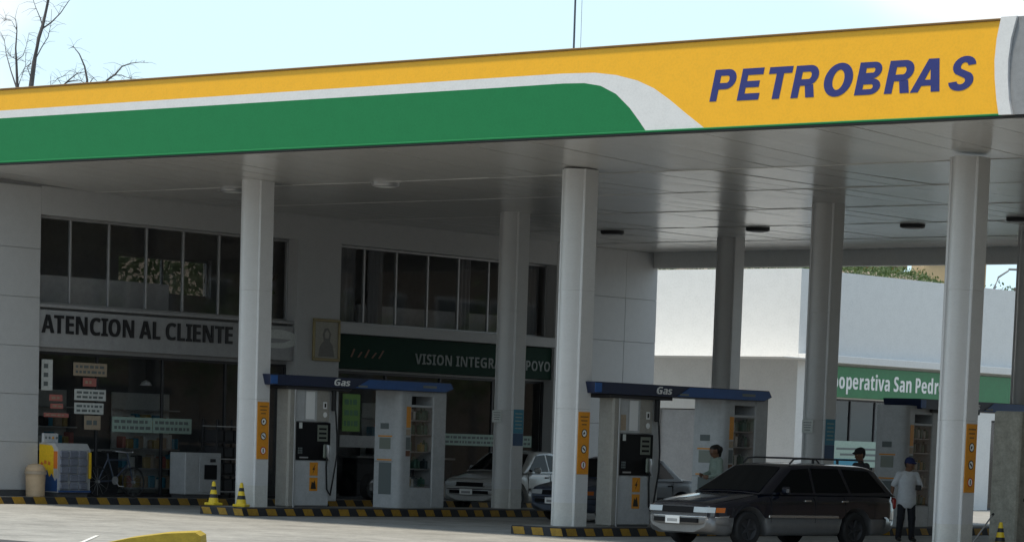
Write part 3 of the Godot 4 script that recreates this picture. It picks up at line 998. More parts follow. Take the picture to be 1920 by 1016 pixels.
	for k in 27:
		var wd := obj("window", MB.new().span(Vector3(1.2 + 2.7 * k, 5.9, -0.05), Vector3(2.7 + 2.7 * k, 7.4, -0.001), 0.01), M.plaster, ob)
		obj("pane", MB.new().span(Vector3(1.3 + 2.7 * k, 6.0, -0.06), Vector3(2.6 + 2.7 * k, 7.3, -0.051)), M.window_dark, wd)
	for k in 9:
		var tp := Vector3(-4.0 + 7.0 * k + rng.randf_range(-1.5, 1.5), 0, 27.0)
		var st := thing("street_tree", "leafy street tree beyond the right edge, before the long brown building", "tree", tp, 0, "street trees beyond the right edge")
		obj("trunk", MB.new().tube([Vector3.ZERO, Vector3(0.1, 2.0, 0), Vector3(0, 4.5, 0.1)], [0.2, 0.15, 0.07], 7), M.bark, st)
		var sc2 := MB.new()
		for c in 20:
			var cc := Vector3(rng.randfn() * 1.1, 4.8 + rng.randfn() * 0.9, rng.randfn() * 1.0)
			for l in 22: leaf(sc2, cc + Vector3(rng.randfn(), rng.randfn(), rng.randfn()) * 0.45, 0.26)
		obj("crown", sc2, M.leaf, st)
	var gt := thing("garden_tree", "green tree behind the shop, glimpsed through its upper windows", "tree", Vector3(13.6, 0, -16.4))
	obj("trunk", MB.new().tube([Vector3.ZERO, Vector3(0.1, 2.5, 0), Vector3(0, 5.2, 0.1)], [0.18, 0.13, 0.06], 7), M.bark, gt)
	var gc := MB.new()
	for c in 90:
		var cc := Vector3(rng.randfn() * 1.6, 6.0 + rng.randfn() * 1.1, rng.randfn() * 1.0)
		for l in 30: leaf(gc, cc + Vector3(rng.randfn(), rng.randfn(), rng.randfn()) * 0.4, 0.13)
	obj("crown", gc, M.leaf, gt)
	# terraces on the far side of the main road, behind the viewer
	for q in [[-34.0, 26.0, 11.0, M.house_brown, "brown terrace across the main road, left of three"], [-7.0, 30.0, 13.0, M.house_tan, "tan terrace across the main road, middle of three"], [26.0, 30.0, 12.0, M.house_brown, "brown terrace across the main road, right of three"]]:
		var tb := thing("terrace_building", q[4], "building", Vector3(-64.0, 0, q[0]))
		obj("wall", MB.new().span(Vector3(-9, 0, 0), Vector3(0, q[2], q[1])), q[3], tb)
		obj("roof", MB.new().span(Vector3(-9.4, q[2] + 0.001, -0.3), Vector3(0.5, q[2] + 0.3, q[1] + 0.3), 0.04), M.hill_earth, tb)
		for f in 3:
			for w in int(q[1] / 3.0):
				var wd := obj("window", MB.new().span(Vector3(0.001, 1.2 + 3.3 * f, 0.9 + 3.0 * w), Vector3(0.06, 2.9 + 3.3 * f, 2.2 + 3.0 * w), 0.01), M.plaster, tb)
				obj("pane", MB.new().span(Vector3(0.061, 1.3 + 3.3 * f, 1.0 + 3.0 * w), Vector3(0.066, 2.8 + 3.3 * f, 2.1 + 3.0 * w)), M.window_dark, wd)
	bare_trees()

func leaf(m: MB, c: Vector3, s: float) -> void:
	var a := Vector3(rng.randfn(), rng.randfn(), rng.randfn()).normalized()
	var b := a.cross(Vector3(rng.randfn(), rng.randfn(), rng.randfn())).normalized()
	s *= rng.randf_range(0.6, 1.3)
	m.tri(c - a * s, c + b * s * 0.45, c + a * s)
	m.tri(c - a * s, c + a * s, c - b * s * 0.45)

func far_house(called: String, label: String, eye: Vector3, fw: Vector3, r: Vector3, dep: float, lat: float, w: float, top: float, m: Material, floors: int):
	var at := eye + fw * dep + r * lat
	var h := thing(called, label, "house", Vector3(at.x, 0, at.z), atan2(-r.z, r.x), "houses on the hillside")
	obj("wall", MB.new().span(Vector3(0, 0, -8), Vector3(w, top, 0)), m, h)
	obj("roof", MB.new().span(Vector3(-0.3, top + 0.001, -8.3), Vector3(w + 0.3, top + 0.22, 0.3), 0.03), M.hill_earth, h)
	for f in floors:
		var n := int(w / 2.2)
		for i in n:
			var u := (i + 0.5) * w / n
			var y := top - 1.9 - 2.7 * f
			var wd := obj("window", MB.new().span(Vector3(u - 0.55, y, 0.001), Vector3(u + 0.55, y + 1.2, 0.05), 0.01), M.house_tan if m != M.house_tan else M.plaster, h)
			obj("pane", MB.new().span(Vector3(u - 0.46, y + 0.08, 0.051), Vector3(u + 0.46, y + 1.12, 0.056)), M.window_dark, wd)

func bare_trees():
	var side := Vector3(0.6475, 0, 0.7620)
	var away := Vector3(0.7620, 0, -0.6475)
	var sets := [
		["bare_tree", "tall bare tree whose dark forked trunk leaves the top of the view", Vector3(16.99, 0, -26.40), [
			[[-0.03, 11.22, 0.160], [0.07, 12.10, 0.130], [0.19, 12.77, 0.110], [0.30, 13.12, 0.100], [0.42, 13.70, 0.080], [0.54, 14.32, 0.060]],
			[[0.32, 13.06, 0.050], [0.56, 13.22, 0.040], [0.83, 13.48, 0.030], [1.08, 13.83, 0.020], [1.14, 14.07, 0.012]],
			[[0.30, 13.09, 0.035], [0.22, 13.34, 0.030], [0.08, 13.64, 0.020], [-0.05, 13.99, 0.012]],
			[[0.07, 12.10, 0.035], [0.27, 12.51, 0.030], [0.45, 12.82, 0.025], [0.52, 13.19, 0.015], [0.53, 13.62, 0.010]],
			[[-0.01, 11.60, 0.030], [-0.11, 11.91, 0.025], [0.01, 12.04, 0.020], [-0.17, 11.88, 0.015], [-0.32, 11.59, 0.010]]]],
		["bare_tree", "thin bare tree with upright twigs at the far left", Vector3(16.69, 0, -26.76), [
			[[0.03, 11.25, 0.090], [-0.01, 12.05, 0.070], [-0.04, 12.48, 0.050], [-0.01, 12.98, 0.035], [-0.05, 13.31, 0.020], [-0.19, 13.39, 0.012]],
			[[0.00, 11.36, 0.050], [-0.20, 11.86, 0.035], [-0.37, 12.35, 0.025], [-0.46, 12.78, 0.018], [-0.61, 13.03, 0.012]],
			[[-0.01, 12.13, 0.030], [0.16, 12.30, 0.022], [0.25, 12.64, 0.015], [0.29, 12.98, 0.010]],
			[[-0.01, 12.17, 0.025], [-0.15, 12.23, 0.018], [-0.25, 12.35, 0.010]],
			[[-0.01, 12.98, 0.020], [-0.15, 13.25, 0.014], [-0.31, 13.27, 0.010], [-0.44, 13.12, 0.006]],
			[[0.06, 11.44, 0.030], [0.20, 11.78, 0.022], [0.29, 11.98, 0.016], [0.31, 12.37, 0.010]]]],
		["bare_tree", "low bare tree with arching drooping branches above the canopy edge", Vector3(18.04, 0, -25.16), [
			[[-0.07, 11.32, 0.100], [-0.05, 11.66, 0.070], [-0.13, 12.04, 0.050], [-0.29, 12.39, 0.035], [-0.47, 12.60, 0.020], [-0.61, 12.53, 0.010]],
			[[-0.08, 11.38, 0.050], [0.10, 11.63, 0.030], [0.19, 11.69, 0.012]],
			[[-0.85, 11.40, 0.050], [-0.64, 11.64, 0.040], [-0.40, 11.88, 0.030], [-0.17, 11.96, 0.015]],
			[[-0.93, 11.38, 0.045], [-0.58, 11.61, 0.035], [-0.30, 11.66, 0.025], [-0.08, 11.56, 0.015]],
			[[-1.16, 11.40, 0.030], [-0.89, 11.67, 0.022], [-0.62, 11.76, 0.012]]]],
		["bare_tree", "bare tree whose long bough arches out to the right over the canopy edge", Vector3(18.30, 0, -24.87), [
			[[-0.06, 11.36, 0.080], [0.15, 11.67, 0.060], [0.39, 11.85, 0.050], [0.57, 12.07, 0.040], [0.83, 12.17, 0.030], [1.09, 12.21, 0.020], [1.31, 12.20, 0.010]],
			[[0.36, 11.82, 0.030], [0.58, 11.81, 0.025], [0.77, 11.73, 0.015], [0.92, 11.67, 0.010]],
			[[0.15, 11.67, 0.020], [0.30, 11.74, 0.015], [0.44, 11.75, 0.008]]]]]
	for s in sets:
		var root: Vector3 = s[2]
		var t := thing(s[0], s[1], "tree", root, 0, "bare trees behind the canopy")
		var first := true
		var tw := MB.new()
		var dep := rng.randf_range(-0.3, 0.3)
		for br in s[3]:
			var pts := []
			var rad := []
			if first:
				pts.append(Vector3.ZERO)
				rad.append(0.26)
				pts.append(Vector3(0.1, 5.0, 0.1))
				rad.append(0.2)
			elif br[0][1] < 11.7:
				pts.append(Vector3(0.05, 9.6, 0.05))
				rad.append(br[0][2])
			var off := 0.0
			var drift := rng.randf_range(-0.25, 0.25)
			for q in br:
				pts.append(side * q[0] + Vector3.UP * q[1] + away * (dep + off))
				rad.append(q[2] * 0.50)
				off += drift * (0.0 if first else 1.0)
			var m := MB.new().tube(pts, rad, 7)
			obj("trunk" if first else "branch", m, M.bark, t)
			# twigs sprouting along the outer half
			for k in 9:
				var i := rng.randi_range(pts.size() / 2, pts.size() - 1)
				if first: i = maxi(i, 3)
				var a: Vector3 = pts[i - 1].lerp(pts[i], rng.randf())
				var d := Vector3(rng.randfn() * 0.6, rng.randf_range(-0.2, 0.9), rng.randfn() * 0.6).normalized()
				var l := rng.randf_range(0.25, 0.7)
				tw.tube([a, a + d * l * 0.5, a + d * l + Vector3.DOWN * l * 0.22], [0.006, 0.004, 0.002], 4)
			first = false
		tag(obj("twigs", tw, M.bark, t), "", "", "", "stuff")

# ==================================================================== pump islands

func islands():
	for s in [[-0.70, 9.2, 0.0, "left striped pump island with two cones on its end"], [-0.80, 9.2, 8.3, "middle striped pump island behind the dark estate car"], [-0.80, 9.2, 16.65, "right striped pump island under the nearest column"], [9.9, 17.0, 8.3, "rear pump island carrying the far display cabinet"]]:
		var t := thing("pump_island", s[3], "kerb island", Vector3(s[0], gy(s[2]), s[2]), 0, "striped kerb islands between the lanes")
		var l: float = s[1] - s[0]
		obj("kerb", MB.new().span(Vector3(0, -0.15, -0.85), Vector3(l, 0.165, 0.35), 0.02), M.kerb_black, t)
		obj("top_slab", MB.new().span(Vector3(0.16, 0.15, -0.70), Vector3(l - 0.16, 0.172, 0.20), 0.005), M.island_top, t)
		var u := 0.14
		while u < l - 0.35:
			obj("yellow_stripe", stripe(Vector3(u, 0.012, 0.3501), Vector3.RIGHT, 0.27, 0.135, 0.08), M.kerb_yellow, t)
			u += 0.53
		var z := -0.80
		while z < 0.2:
			obj("yellow_stripe", stripe(Vector3(-0.0001, 0.012, z), Vector3(0, 0, 1), 0.25, 0.135, 0.06), M.kerb_yellow, t)
			z += 0.45
	# warning boards on the flat sides of the front columns
	for s in [[0.0, "orange warning board with three round symbols on the left front column"], [8.3, "orange warning board with three round symbols on the middle front column"], [16.65, "orange warning board with three round symbols on the right front column"]]:
		var w := thing("warning_board", s[1], "sign", Vector3(0.19, gy(s[0]), s[0] + 0.001), 0, "orange warning boards on the front columns")
		obj("board", MB.new().span(Vector3(-0.165, 1.13, 0), Vector3(0.165, 2.27, 0.012), 0.004), M.sticker_orange, w)
		for k in 3:
			var c := Vector3(0.01, 1.30 + 0.29 * k, 0.012)
			obj("symbol_disc", MB.new().lathe([Vector2(0.0, 0.004), Vector2(0.068, 0.004), Vector2(0.07, 0.0)].duplicate(), 20, Transform3D(Basis(Vector3.RIGHT, PI / 2), c)) if false else disc_shape(c, 0.070, 0.004), M.letter_white, w)
			var ring := MB.new()
			for p in arc_pieces(Vector2(c.x, c.y), Vector2(0.078, 0.078), Vector2(0.062, 0.062), 0, 360, 20):
				ring.prism(p, Transform3D(Basis(), Vector3(0, 0, 0.0125)), 0.006)
			obj("symbol_ring", ring, M.ink_red if k == 0 else M.ink_black, w)
			var gl := MB.new()
			if k == 0: gl.box(c + Vector3(0, 0, 0.006), Vector3(0.022, 0.08, 0.004))
			elif k == 1: gl.box(c + Vector3(0, 0, 0.006), Vector3(0.085, 0.026, 0.004), 0, Basis(Vector3(0, 0, 1), -0.6))
			else: gl.box(c + Vector3(-0.008, 0, 0.006), Vector3(0.05, 0.032, 0.004), 0, Basis(Vector3(0, 0, 1), 0.8))
			obj("symbol", gl, M.ink_black, w)
		for k in 3:
			obj("print_line", MB.new().box(Vector3(0.0, 2.18 - 0.07 * k, 0.0135), Vector3(0.22 - 0.04 * k, 0.022, 0.003)), M.trim_brown, w)
	# notices on the two inner columns
	for s in [[0.0, "shaded column left of the middle front column"], [8.3, "column behind the dark estate car"]]:
		var n := thing("paper_notice", "white paper notice taped to the %s" % s[1], "notice", Vector3(7.748, gy(s[0]), s[0] - 0.28), 0, "paper notices on the inner columns")
		obj("sheet", MB.new().box(Vector3(-0.010, 2.18, 0), Vector3(0.006, 0.27, 0.27), 0.002), M.paper, n)
		for k in 4:
			obj("print_line", MB.new().box(Vector3(-0.0142, 2.26 - 0.05 * k, 0.0), Vector3(0.002, 0.014, 0.2 - 0.02 * k)), M.ink_grey, n)
		var p := thing("blue_poster", "turquoise poster with dark lower strip on the %s" % s[1], "poster", Vector3(8.14, gy(s[0]), s[0] + 0.001), 0, "blue posters on the inner columns")
		obj("sheet", MB.new().span(Vector3(-0.17, 1.82, 0), Vector3(0.17, 2.34, 0.006), 0.002), M.paper_blue, p)
		obj("dark_strip", MB.new().span(Vector3(-0.17, 1.55, 0), Vector3(0.17, 1.818, 0.006), 0.002), M.ink_blue, p)
		for k in 5:
			obj("print_line", MB.new().box(Vector3(0.0, 2.25 - 0.08 * k, 0.0075), Vector3(0.24 - 0.03 * (k % 2), 0.02, 0.003)), M.paper_green, p)

func disc_shape(c: Vector3, r: float, d: float) -> MB:       # a round plate facing +Z
	var p := PackedVector2Array()
	for k in 24: p.append(Vector2(cos(TAU * k / 24), sin(TAU * k / 24)) * r)
	return MB.new().prism(p, Transform3D(Basis(), c), d)

# ==================================================================== fuel equipment

func make_dispenser(label: String, at: Vector3) -> Node3D:
	var t := thing("fuel_dispenser", label, "fuel dispenser", at, 0, "tall fuel dispensers on the islands")
	obj("side_post", MB.new().span(Vector3(0.80, 0.17, -0.24), Vector3(0.99, 2.58, 0.13), 0.035), M.beige_enamel, t)
	obj("edge_strip", MB.new().span(Vector3(0.95, 0.17, 0.131), Vector3(1.0, 2.56, 0.15), 0.006), M.aluminium, t)
	obj("lower_cabinet", MB.new().span(Vector3(1.0, 0.20, -0.36), Vector3(2.05, 1.13, 0.10), 0.02), M.white_enamel, t)
	obj("plinth", MB.new().span(Vector3(1.02, 0.16, -0.34), Vector3(2.03, 0.199, 0.07)), M.skirting, t)
	obj("display_panel", MB.new().span(Vector3(0.995, 1.135, -0.38), Vector3(2.06, 1.90, 0.115), 0.015), M.display_black, t)
	obj("upper_cabinet", MB.new().span(Vector3(1.01, 1.905, -0.34), Vector3(2.05, 2.60, 0.08), 0.015), M.white_enamel, t)
	obj("upper_seam", MB.new().span(Vector3(1.30, 1.93, 0.0805), Vector3(1.315, 2.58, 0.084)), M.aluminium, t)
	obj("cream_panel", MB.new().span(Vector3(1.66, 1.92, 0.0805), Vector3(2.03, 2.57, 0.088), 0.003), M.beige_enamel, t)
	obj("label_plate", MB.new().span(Vector3(1.84, 2.18, 0.0885), Vector3(1.95, 2.32, 0.094), 0.002), M.letter_white, t)
	obj("label_print", MB.new().span(Vector3(1.87, 2.21, 0.0945), Vector3(1.92, 2.29, 0.096)), M.ink_black, t)
	for q in 9: obj("key", MB.new().span(Vector3(1.10 + 0.045 * (q % 3), 1.26 + 0.045 * (q / 3), 0.1155), Vector3(1.135 + 0.045 * (q % 3), 1.295 + 0.045 * (q / 3), 0.122), 0.003), M.ink_grey, t)
	obj("grey_cover", MB.new().span(Vector3(1.34, 1.96, 0.0805), Vector3(1.60, 2.52, 0.086), 0.003), M.letter_white, t)
	obj("round_plate", disc_shape(Vector3(1.90, 2.06, 0.0885), 0.055, 0.006), M.letter_white, t)
	obj("meter_window", MB.new().span(Vector3(1.66, 1.52, 0.1155), Vector3(1.96, 1.85, 0.122), 0.004), M.screen_grey, t)
	for k in 3: obj("meter_digit_row", MB.new().span(Vector3(1.70, 1.57 + k * 0.09, 0.1225), Vector3(1.92, 1.61 + k * 0.09, 0.124)), M.display_black, t)
	obj("small_plate", MB.new().span(Vector3(1.12, 1.77, 0.1155), Vector3(1.21, 1.89, 0.121), 0.003), M.paper, t)
	obj("brand_strip", MB.new().span(Vector3(1.15, 1.17, 0.1155), Vector3(1.40, 1.20, 0.118)), M.aluminium, t)
	var nz := obj("nozzle_holder", MB.new().span(Vector3(1.82, 1.18, 0.1155), Vector3(1.98, 1.46, 0.16), 0.02), M.screen_grey, t)
	obj("nozzle", MB.new().tube([Vector3(1.90, 1.44, 0.19), Vector3(1.90, 1.36, 0.21), Vector3(1.91, 1.22, 0.19), Vector3(1.95, 1.12, 0.22)], [0.045, 0.05, 0.035, 0.018], 8), M.aluminium, nz)
	obj("hose", MB.new().tube([Vector3(2.10, 2.40, 0.14), Vector3(2.14, 2.05, 0.17), Vector3(2.20, 1.6, 0.16), Vector3(2.24, 1.25, 0.13), Vector3(2.18, 0.9, 0.12), Vector3(2.05, 0.42, 0.14), Vector3(1.94, 0.55, 0.15), Vector3(1.90, 1.0, 0.16), Vector3(1.90, 1.30, 0.18)], [0.018], 8), M.rubber, t)
	obj("hose_head", MB.new().span(Vector3(2.06, 2.14, 0.09), Vector3(2.15, 2.56, 0.18), 0.02), M.rubber, t)
	obj("rear_post", MB.new().span(Vector3(2.12, 0.30, -0.36), Vector3(2.42, 2.60, -0.02), 0.02), M.white_enamel, t)
	for k in 2:
		var y := 0.82 - 0.31 * k
		var s := obj("orange_sticker", MB.new().span(Vector3(1.47, y, 0.1005), Vector3(1.71, y + 0.27, 0.104), 0.001), M.sticker_orange, t)
		var g := MB.new()
		if k == 0:
			g.prism(PackedVector2Array([Vector2(1.56, y + 0.04), Vector2(1.63, y + 0.15), Vector2(1.60, y + 0.15), Vector2(1.64, y + 0.24), Vector2(1.55, y + 0.12), Vector2(1.59, y + 0.12)]), Transform3D(Basis(), Vector3(0, 0, 0.104)), 0.002)
		else:
			g.prism(PackedVector2Array([Vector2(1.51, y + 0.04), Vector2(1.67, y + 0.04), Vector2(1.65, y + 0.12), Vector2(1.62, y + 0.22), Vector2(1.58, y + 0.16), Vector2(1.54, y + 0.20)]), Transform3D(Basis(), Vector3(0, 0, 0.104)), 0.002)
		obj("sticker_symbol", g, M.ink_black, s)
	return t

func make_cabinet(label: String, at: Vector3) -> Node3D:
	# display cabinet: rounded near corner at the origin, front towards -X, glazed shelves towards +Z
	var t := thing("display_cabinet", label, "display cabinet", at, 0, "oil display cabinets on the islands")
	var foot := PackedVector2Array()
	var r := 0.17
	for k in 9:
		var a := deg_to_rad(90.0 + 90.0 * k / 8.0)
		foot.append(Vector2(r + cos(a) * r, -r + sin(a) * r))
	foot.append(Vector2(0.0, -0.72))
	foot.append(Vector2(0.34, -0.72))
	foot.append(Vector2(0.34, 0.0))
	# prism in x,z: stand it upright
	var x := Transform3D(Basis(Vector3(1, 0, 0), Vector3(0, 0, 1), Vector3(0, 1, 0)), Vector3(0, 0.17, 0))
	var m := MB.new()
	upright(m, foot, 0.17, 2.70)
	obj("front_housing", m, M.white_enamel, t)
	obj("right_panel", MB.new().span(Vector3(1.03, 0.17, -0.72), Vector3(1.46, 2.70, 0.0), 0.02), M.white_enamel, t)
	obj("lower_panel", MB.new().span(Vector3(0.341, 0.17, -0.70), Vector3(1.029, 0.60, -0.004), 0.008), M.white_enamel, t)
	obj("top_panel", MB.new().span(Vector3(0.341, 2.52, -0.70), Vector3(1.029, 2.70, -0.004), 0.008), M.white_enamel, t)
	obj("back_panel", MB.new().span(Vector3(0.341, 0.601, -0.70), Vector3(1.029, 2.519, -0.50)), M.shelf_dark, t)
	obj("window_trim", MB.new().span(Vector3(0.341, 2.29, -0.05), Vector3(1.029, 2.34, 0.004), 0.006), M.white_enamel, t)
	var kinds := [M.bottle_white, M.bottle_green, M.bottle_amber, M.bottle_dark, M.bottle_green]
	for k in 5:
		var y: float = [0.602, 0.98, 1.34, 1.70, 2.00][k]
		var sh := obj("shelf", MB.new().span(Vector3(0.342, y, -0.49), Vector3(1.028, y + 0.025, -0.03), 0.004), M.aluminium, t)
		var u := 0.40
		while u < 0.98:
			var w := rng.randf_range(0.07, 0.11)
			var h := rng.randf_range(0.19, 0.26)
			var bt := MB.new()
			bt.box(Vector3(u + w / 2, y + 0.026 + h * 0.4, -0.16), Vector3(w * 0.92, h * 0.8, 0.16), 0.015)
			bt.box(Vector3(u + w / 2, y + 0.026 + h * 0.9, -0.16), Vector3(w * 0.35, h * 0.2, 0.05), 0.008)
			if rng.randf() < 0.82: obj("oil_bottle", bt, kinds[rng.randi_range(0, 4)], sh)
			u += w + rng.randf_range(0.005, 0.03)
	obj("glass_door", MB.new().span(Vector3(0.345, 0.605, -0.022), Vector3(1.025, 2.285, -0.016)), M.glass, t)
	# fittings on the front
	obj("slot_plate", MB.new().span(Vector3(-0.006, 1.82, -0.56), Vector3(0.001, 1.94, -0.32), 0.002), M.ink_grey, t)
	obj("screen", MB.new().span(Vector3(-0.008, 1.40, -0.58), Vector3(0.001, 1.64, -0.26), 0.003), M.screen_grey, t)
	obj("yellow_line", MB.new().span(Vector3(-0.004, 1.655, -0.62), Vector3(0.001, 1.685, -0.22)), M.sticker_orange, t)
	obj("yellow_line", MB.new().span(Vector3(-0.004, 1.16, -0.64), Vector3(0.001, 1.19, -0.22)), M.sticker_orange, t)
	obj("service_flap", MB.new().span(Vector3(-0.006, 0.45, -0.58), Vector3(0.001, 1.12, -0.22), 0.004), M.ink_grey, t)
	obj("joint_line", MB.new().span(Vector3(-0.0015, 1.135, -0.715), Vector3(0.001, 1.143, -0.17)), M.skirting, t)
	var k2 := [[1.86, 2.30, M.sticker_orange], [1.70, 1.83, M.paper_tan], [1.40, 1.66, M.ink_grey], [1.26, 1.38, M.orange_ink]]
	for q in k2:
		obj("side_label", MB.new().span(Vector3(0.19, q[0], 0.0005), Vector3(0.325, q[1], 0.005), 0.001), q[2], t)
	return t

func upright(m: MB, foot: PackedVector2Array, y0: float, y1: float) -> void:     # a standing prism on an x,z outline
	var p := foot.duplicate()
	if Geometry2D.is_polygon_clockwise(p): p.reverse()
	var t := Geometry2D.triangulate_polygon(p)
	for k in [y0, y1]:
		for i in range(0, t.size(), 3):
			m.face([Vector3(p[t[i]].x, k, p[t[i]].y), Vector3(p[t[i + 1]].x, k, p[t[i + 1]].y), Vector3(p[t[i + 2]].x, k, p[t[i + 2]].y)], Vector3(p[t[i]].x, 0.5 * (y0 + y1), p[t[i]].y))
	for i in p.size():
		var a := p[i]
		var b := p[(i + 1) % p.size()]
		var short := (b - a).length() < 0.08
		m.quad(Vector3(a.x, y1, a.y), Vector3(b.x, y1, b.y), Vector3(b.x, y0, b.y), Vector3(a.x, y0, a.y), 5 if short else -1)

func make_gas_roof(label: String, at: Vector3) -> Node3D:
	var t := thing("dispenser_roof", label, "dispenser canopy", at, 0, "blue roofs over the dispensers")
	# long blue fascia box that tapers at both ends
	var prof := PackedVector2Array([Vector2(0.12, 2.62), Vector2(5.35, 2.62), Vector2(5.62, 2.71), Vector2(5.52, 2.83), Vector2(0.05, 2.83)])
	obj("fascia", MB.new().prism(prof, Transform3D(Basis(), Vector3(0, 0, -0.72)), 0.94), M.navy, t)
	obj("blue_panel", MB.new().prism(PackedVector2Array([Vector2(2.55, 2.635), Vector2(5.34, 2.635), Vector2(5.58, 2.712), Vector2(5.50, 2.815), Vector2(2.95, 2.815)]), Transform3D(Basis(), Vector3(0, 0, 0.2201)), 0.012), M.bright_blue, t)
	obj("end_panel", MB.new().span(Vector3(0.06, 2.64, 0.2202), Vector3(0.26, 2.81, 0.23), 0.003), M.bright_blue, t)
	obj("light_box", MB.new().span(Vector3(0.6, 2.55, -0.5), Vector3(2.5, 2.618, 0.16), 0.01), M.shelf_dark, t)
	words("lettering", "Gas", Vector3(1.90, 2.66, 0.2203), 0.46, 0.135, Vector3.RIGHT, M.letter_white, t, 0.25, 0.012)
	obj("small_print", MB.new().span(Vector3(4.62, 2.70, 0.2322), Vector3(5.05, 2.75, 0.236)), M.letter_pale, t)
	obj("small_print", MB.new().span(Vector3(2.62, 2.652, 0.2322), Vector3(2.90, 2.69, 0.236)), M.letter_pale, t)
	return t

func fuel_equipment():
	make_dispenser("white and black fuel dispenser behind the two traffic cones", Vector3(0, gy(0), 0))
	var d2 := make_dispenser("white and black fuel dispenser in front of the dark estate car's bonnet", Vector3(0.10, gy(8.3), 8.3))
	obj("brown_label", MB.new().span(Vector3(1.05, 1.96, 0.0805), Vector3(1.24, 2.25, 0.085), 0.001), M.paper_tan, d2)
	make_cabinet("white oil display cabinet at the right end of the left blue roof", Vector3(4.18, gy(0), 0.1))
	make_cabinet("white oil display cabinet behind the woman, left of the white wall", Vector3(4.38, gy(8.3), 8.4))
	make_cabinet("far white oil display cabinet behind the man in a white shirt", Vector3(10.75, gy(8.3), 8.4))
	make_gas_roof("blue dispenser roof lettered Gas on the left island", Vector3(0.10, gy(0), 0))
	make_gas_roof("blue dispenser roof lettered Gas on the middle island", Vector3(0.15, gy(8.3), 8.3))
	make_gas_roof("blue dispenser roof mostly hidden behind the nearest column", Vector3(11.05, gy(8.3) + 0.02, 8.3))
	# concrete pillar on the right island
	var c := thing("concrete_pillar", "rough grey concrete pillar at the right edge behind a traffic cone", "pillar", Vector3(1.60, gy(16.7), 16.65))
	obj("shaft", MB.new().span(Vector3(0, 0.15, -0.45), Vector3(0.62, 2.52, 0.10), 0.03), M.worn_concrete, c)
	obj("anchor_hole", disc_shape(Vector3(0.21, 1.02, 0.1005), 0.03, 0.004), M.ink_black, c)
	obj("cable", MB.new().tube([Vector3(0.66, 1.3, 0.12), Vector3(0.61, 0.9, 0.13), Vector3(0.56, 0.4, 0.13), Vector3(0.55, 0.17, 0.13)], [0.02], 6), M.rubber, c)
	var r := thing("leaning_rod", "thin pale rod leaning across the foot of the nearest column", "rod", Vector3(0.0, gy(16.7), 16.75))
	obj("shaft", MB.new().tube([Vector3(-0.03, 0.17, 0.07), Vector3(0.72, 0.76, 0.06)], [0.014], 8), M.aluminium, r)
	obj("end_cap", MB.new().tube([Vector3(0.71, 0.752, 0.06), Vector3(0.755, 0.787, 0.06)], [0.02], 8), M.rubber, r)

# ==================================================================== things in front of the shop

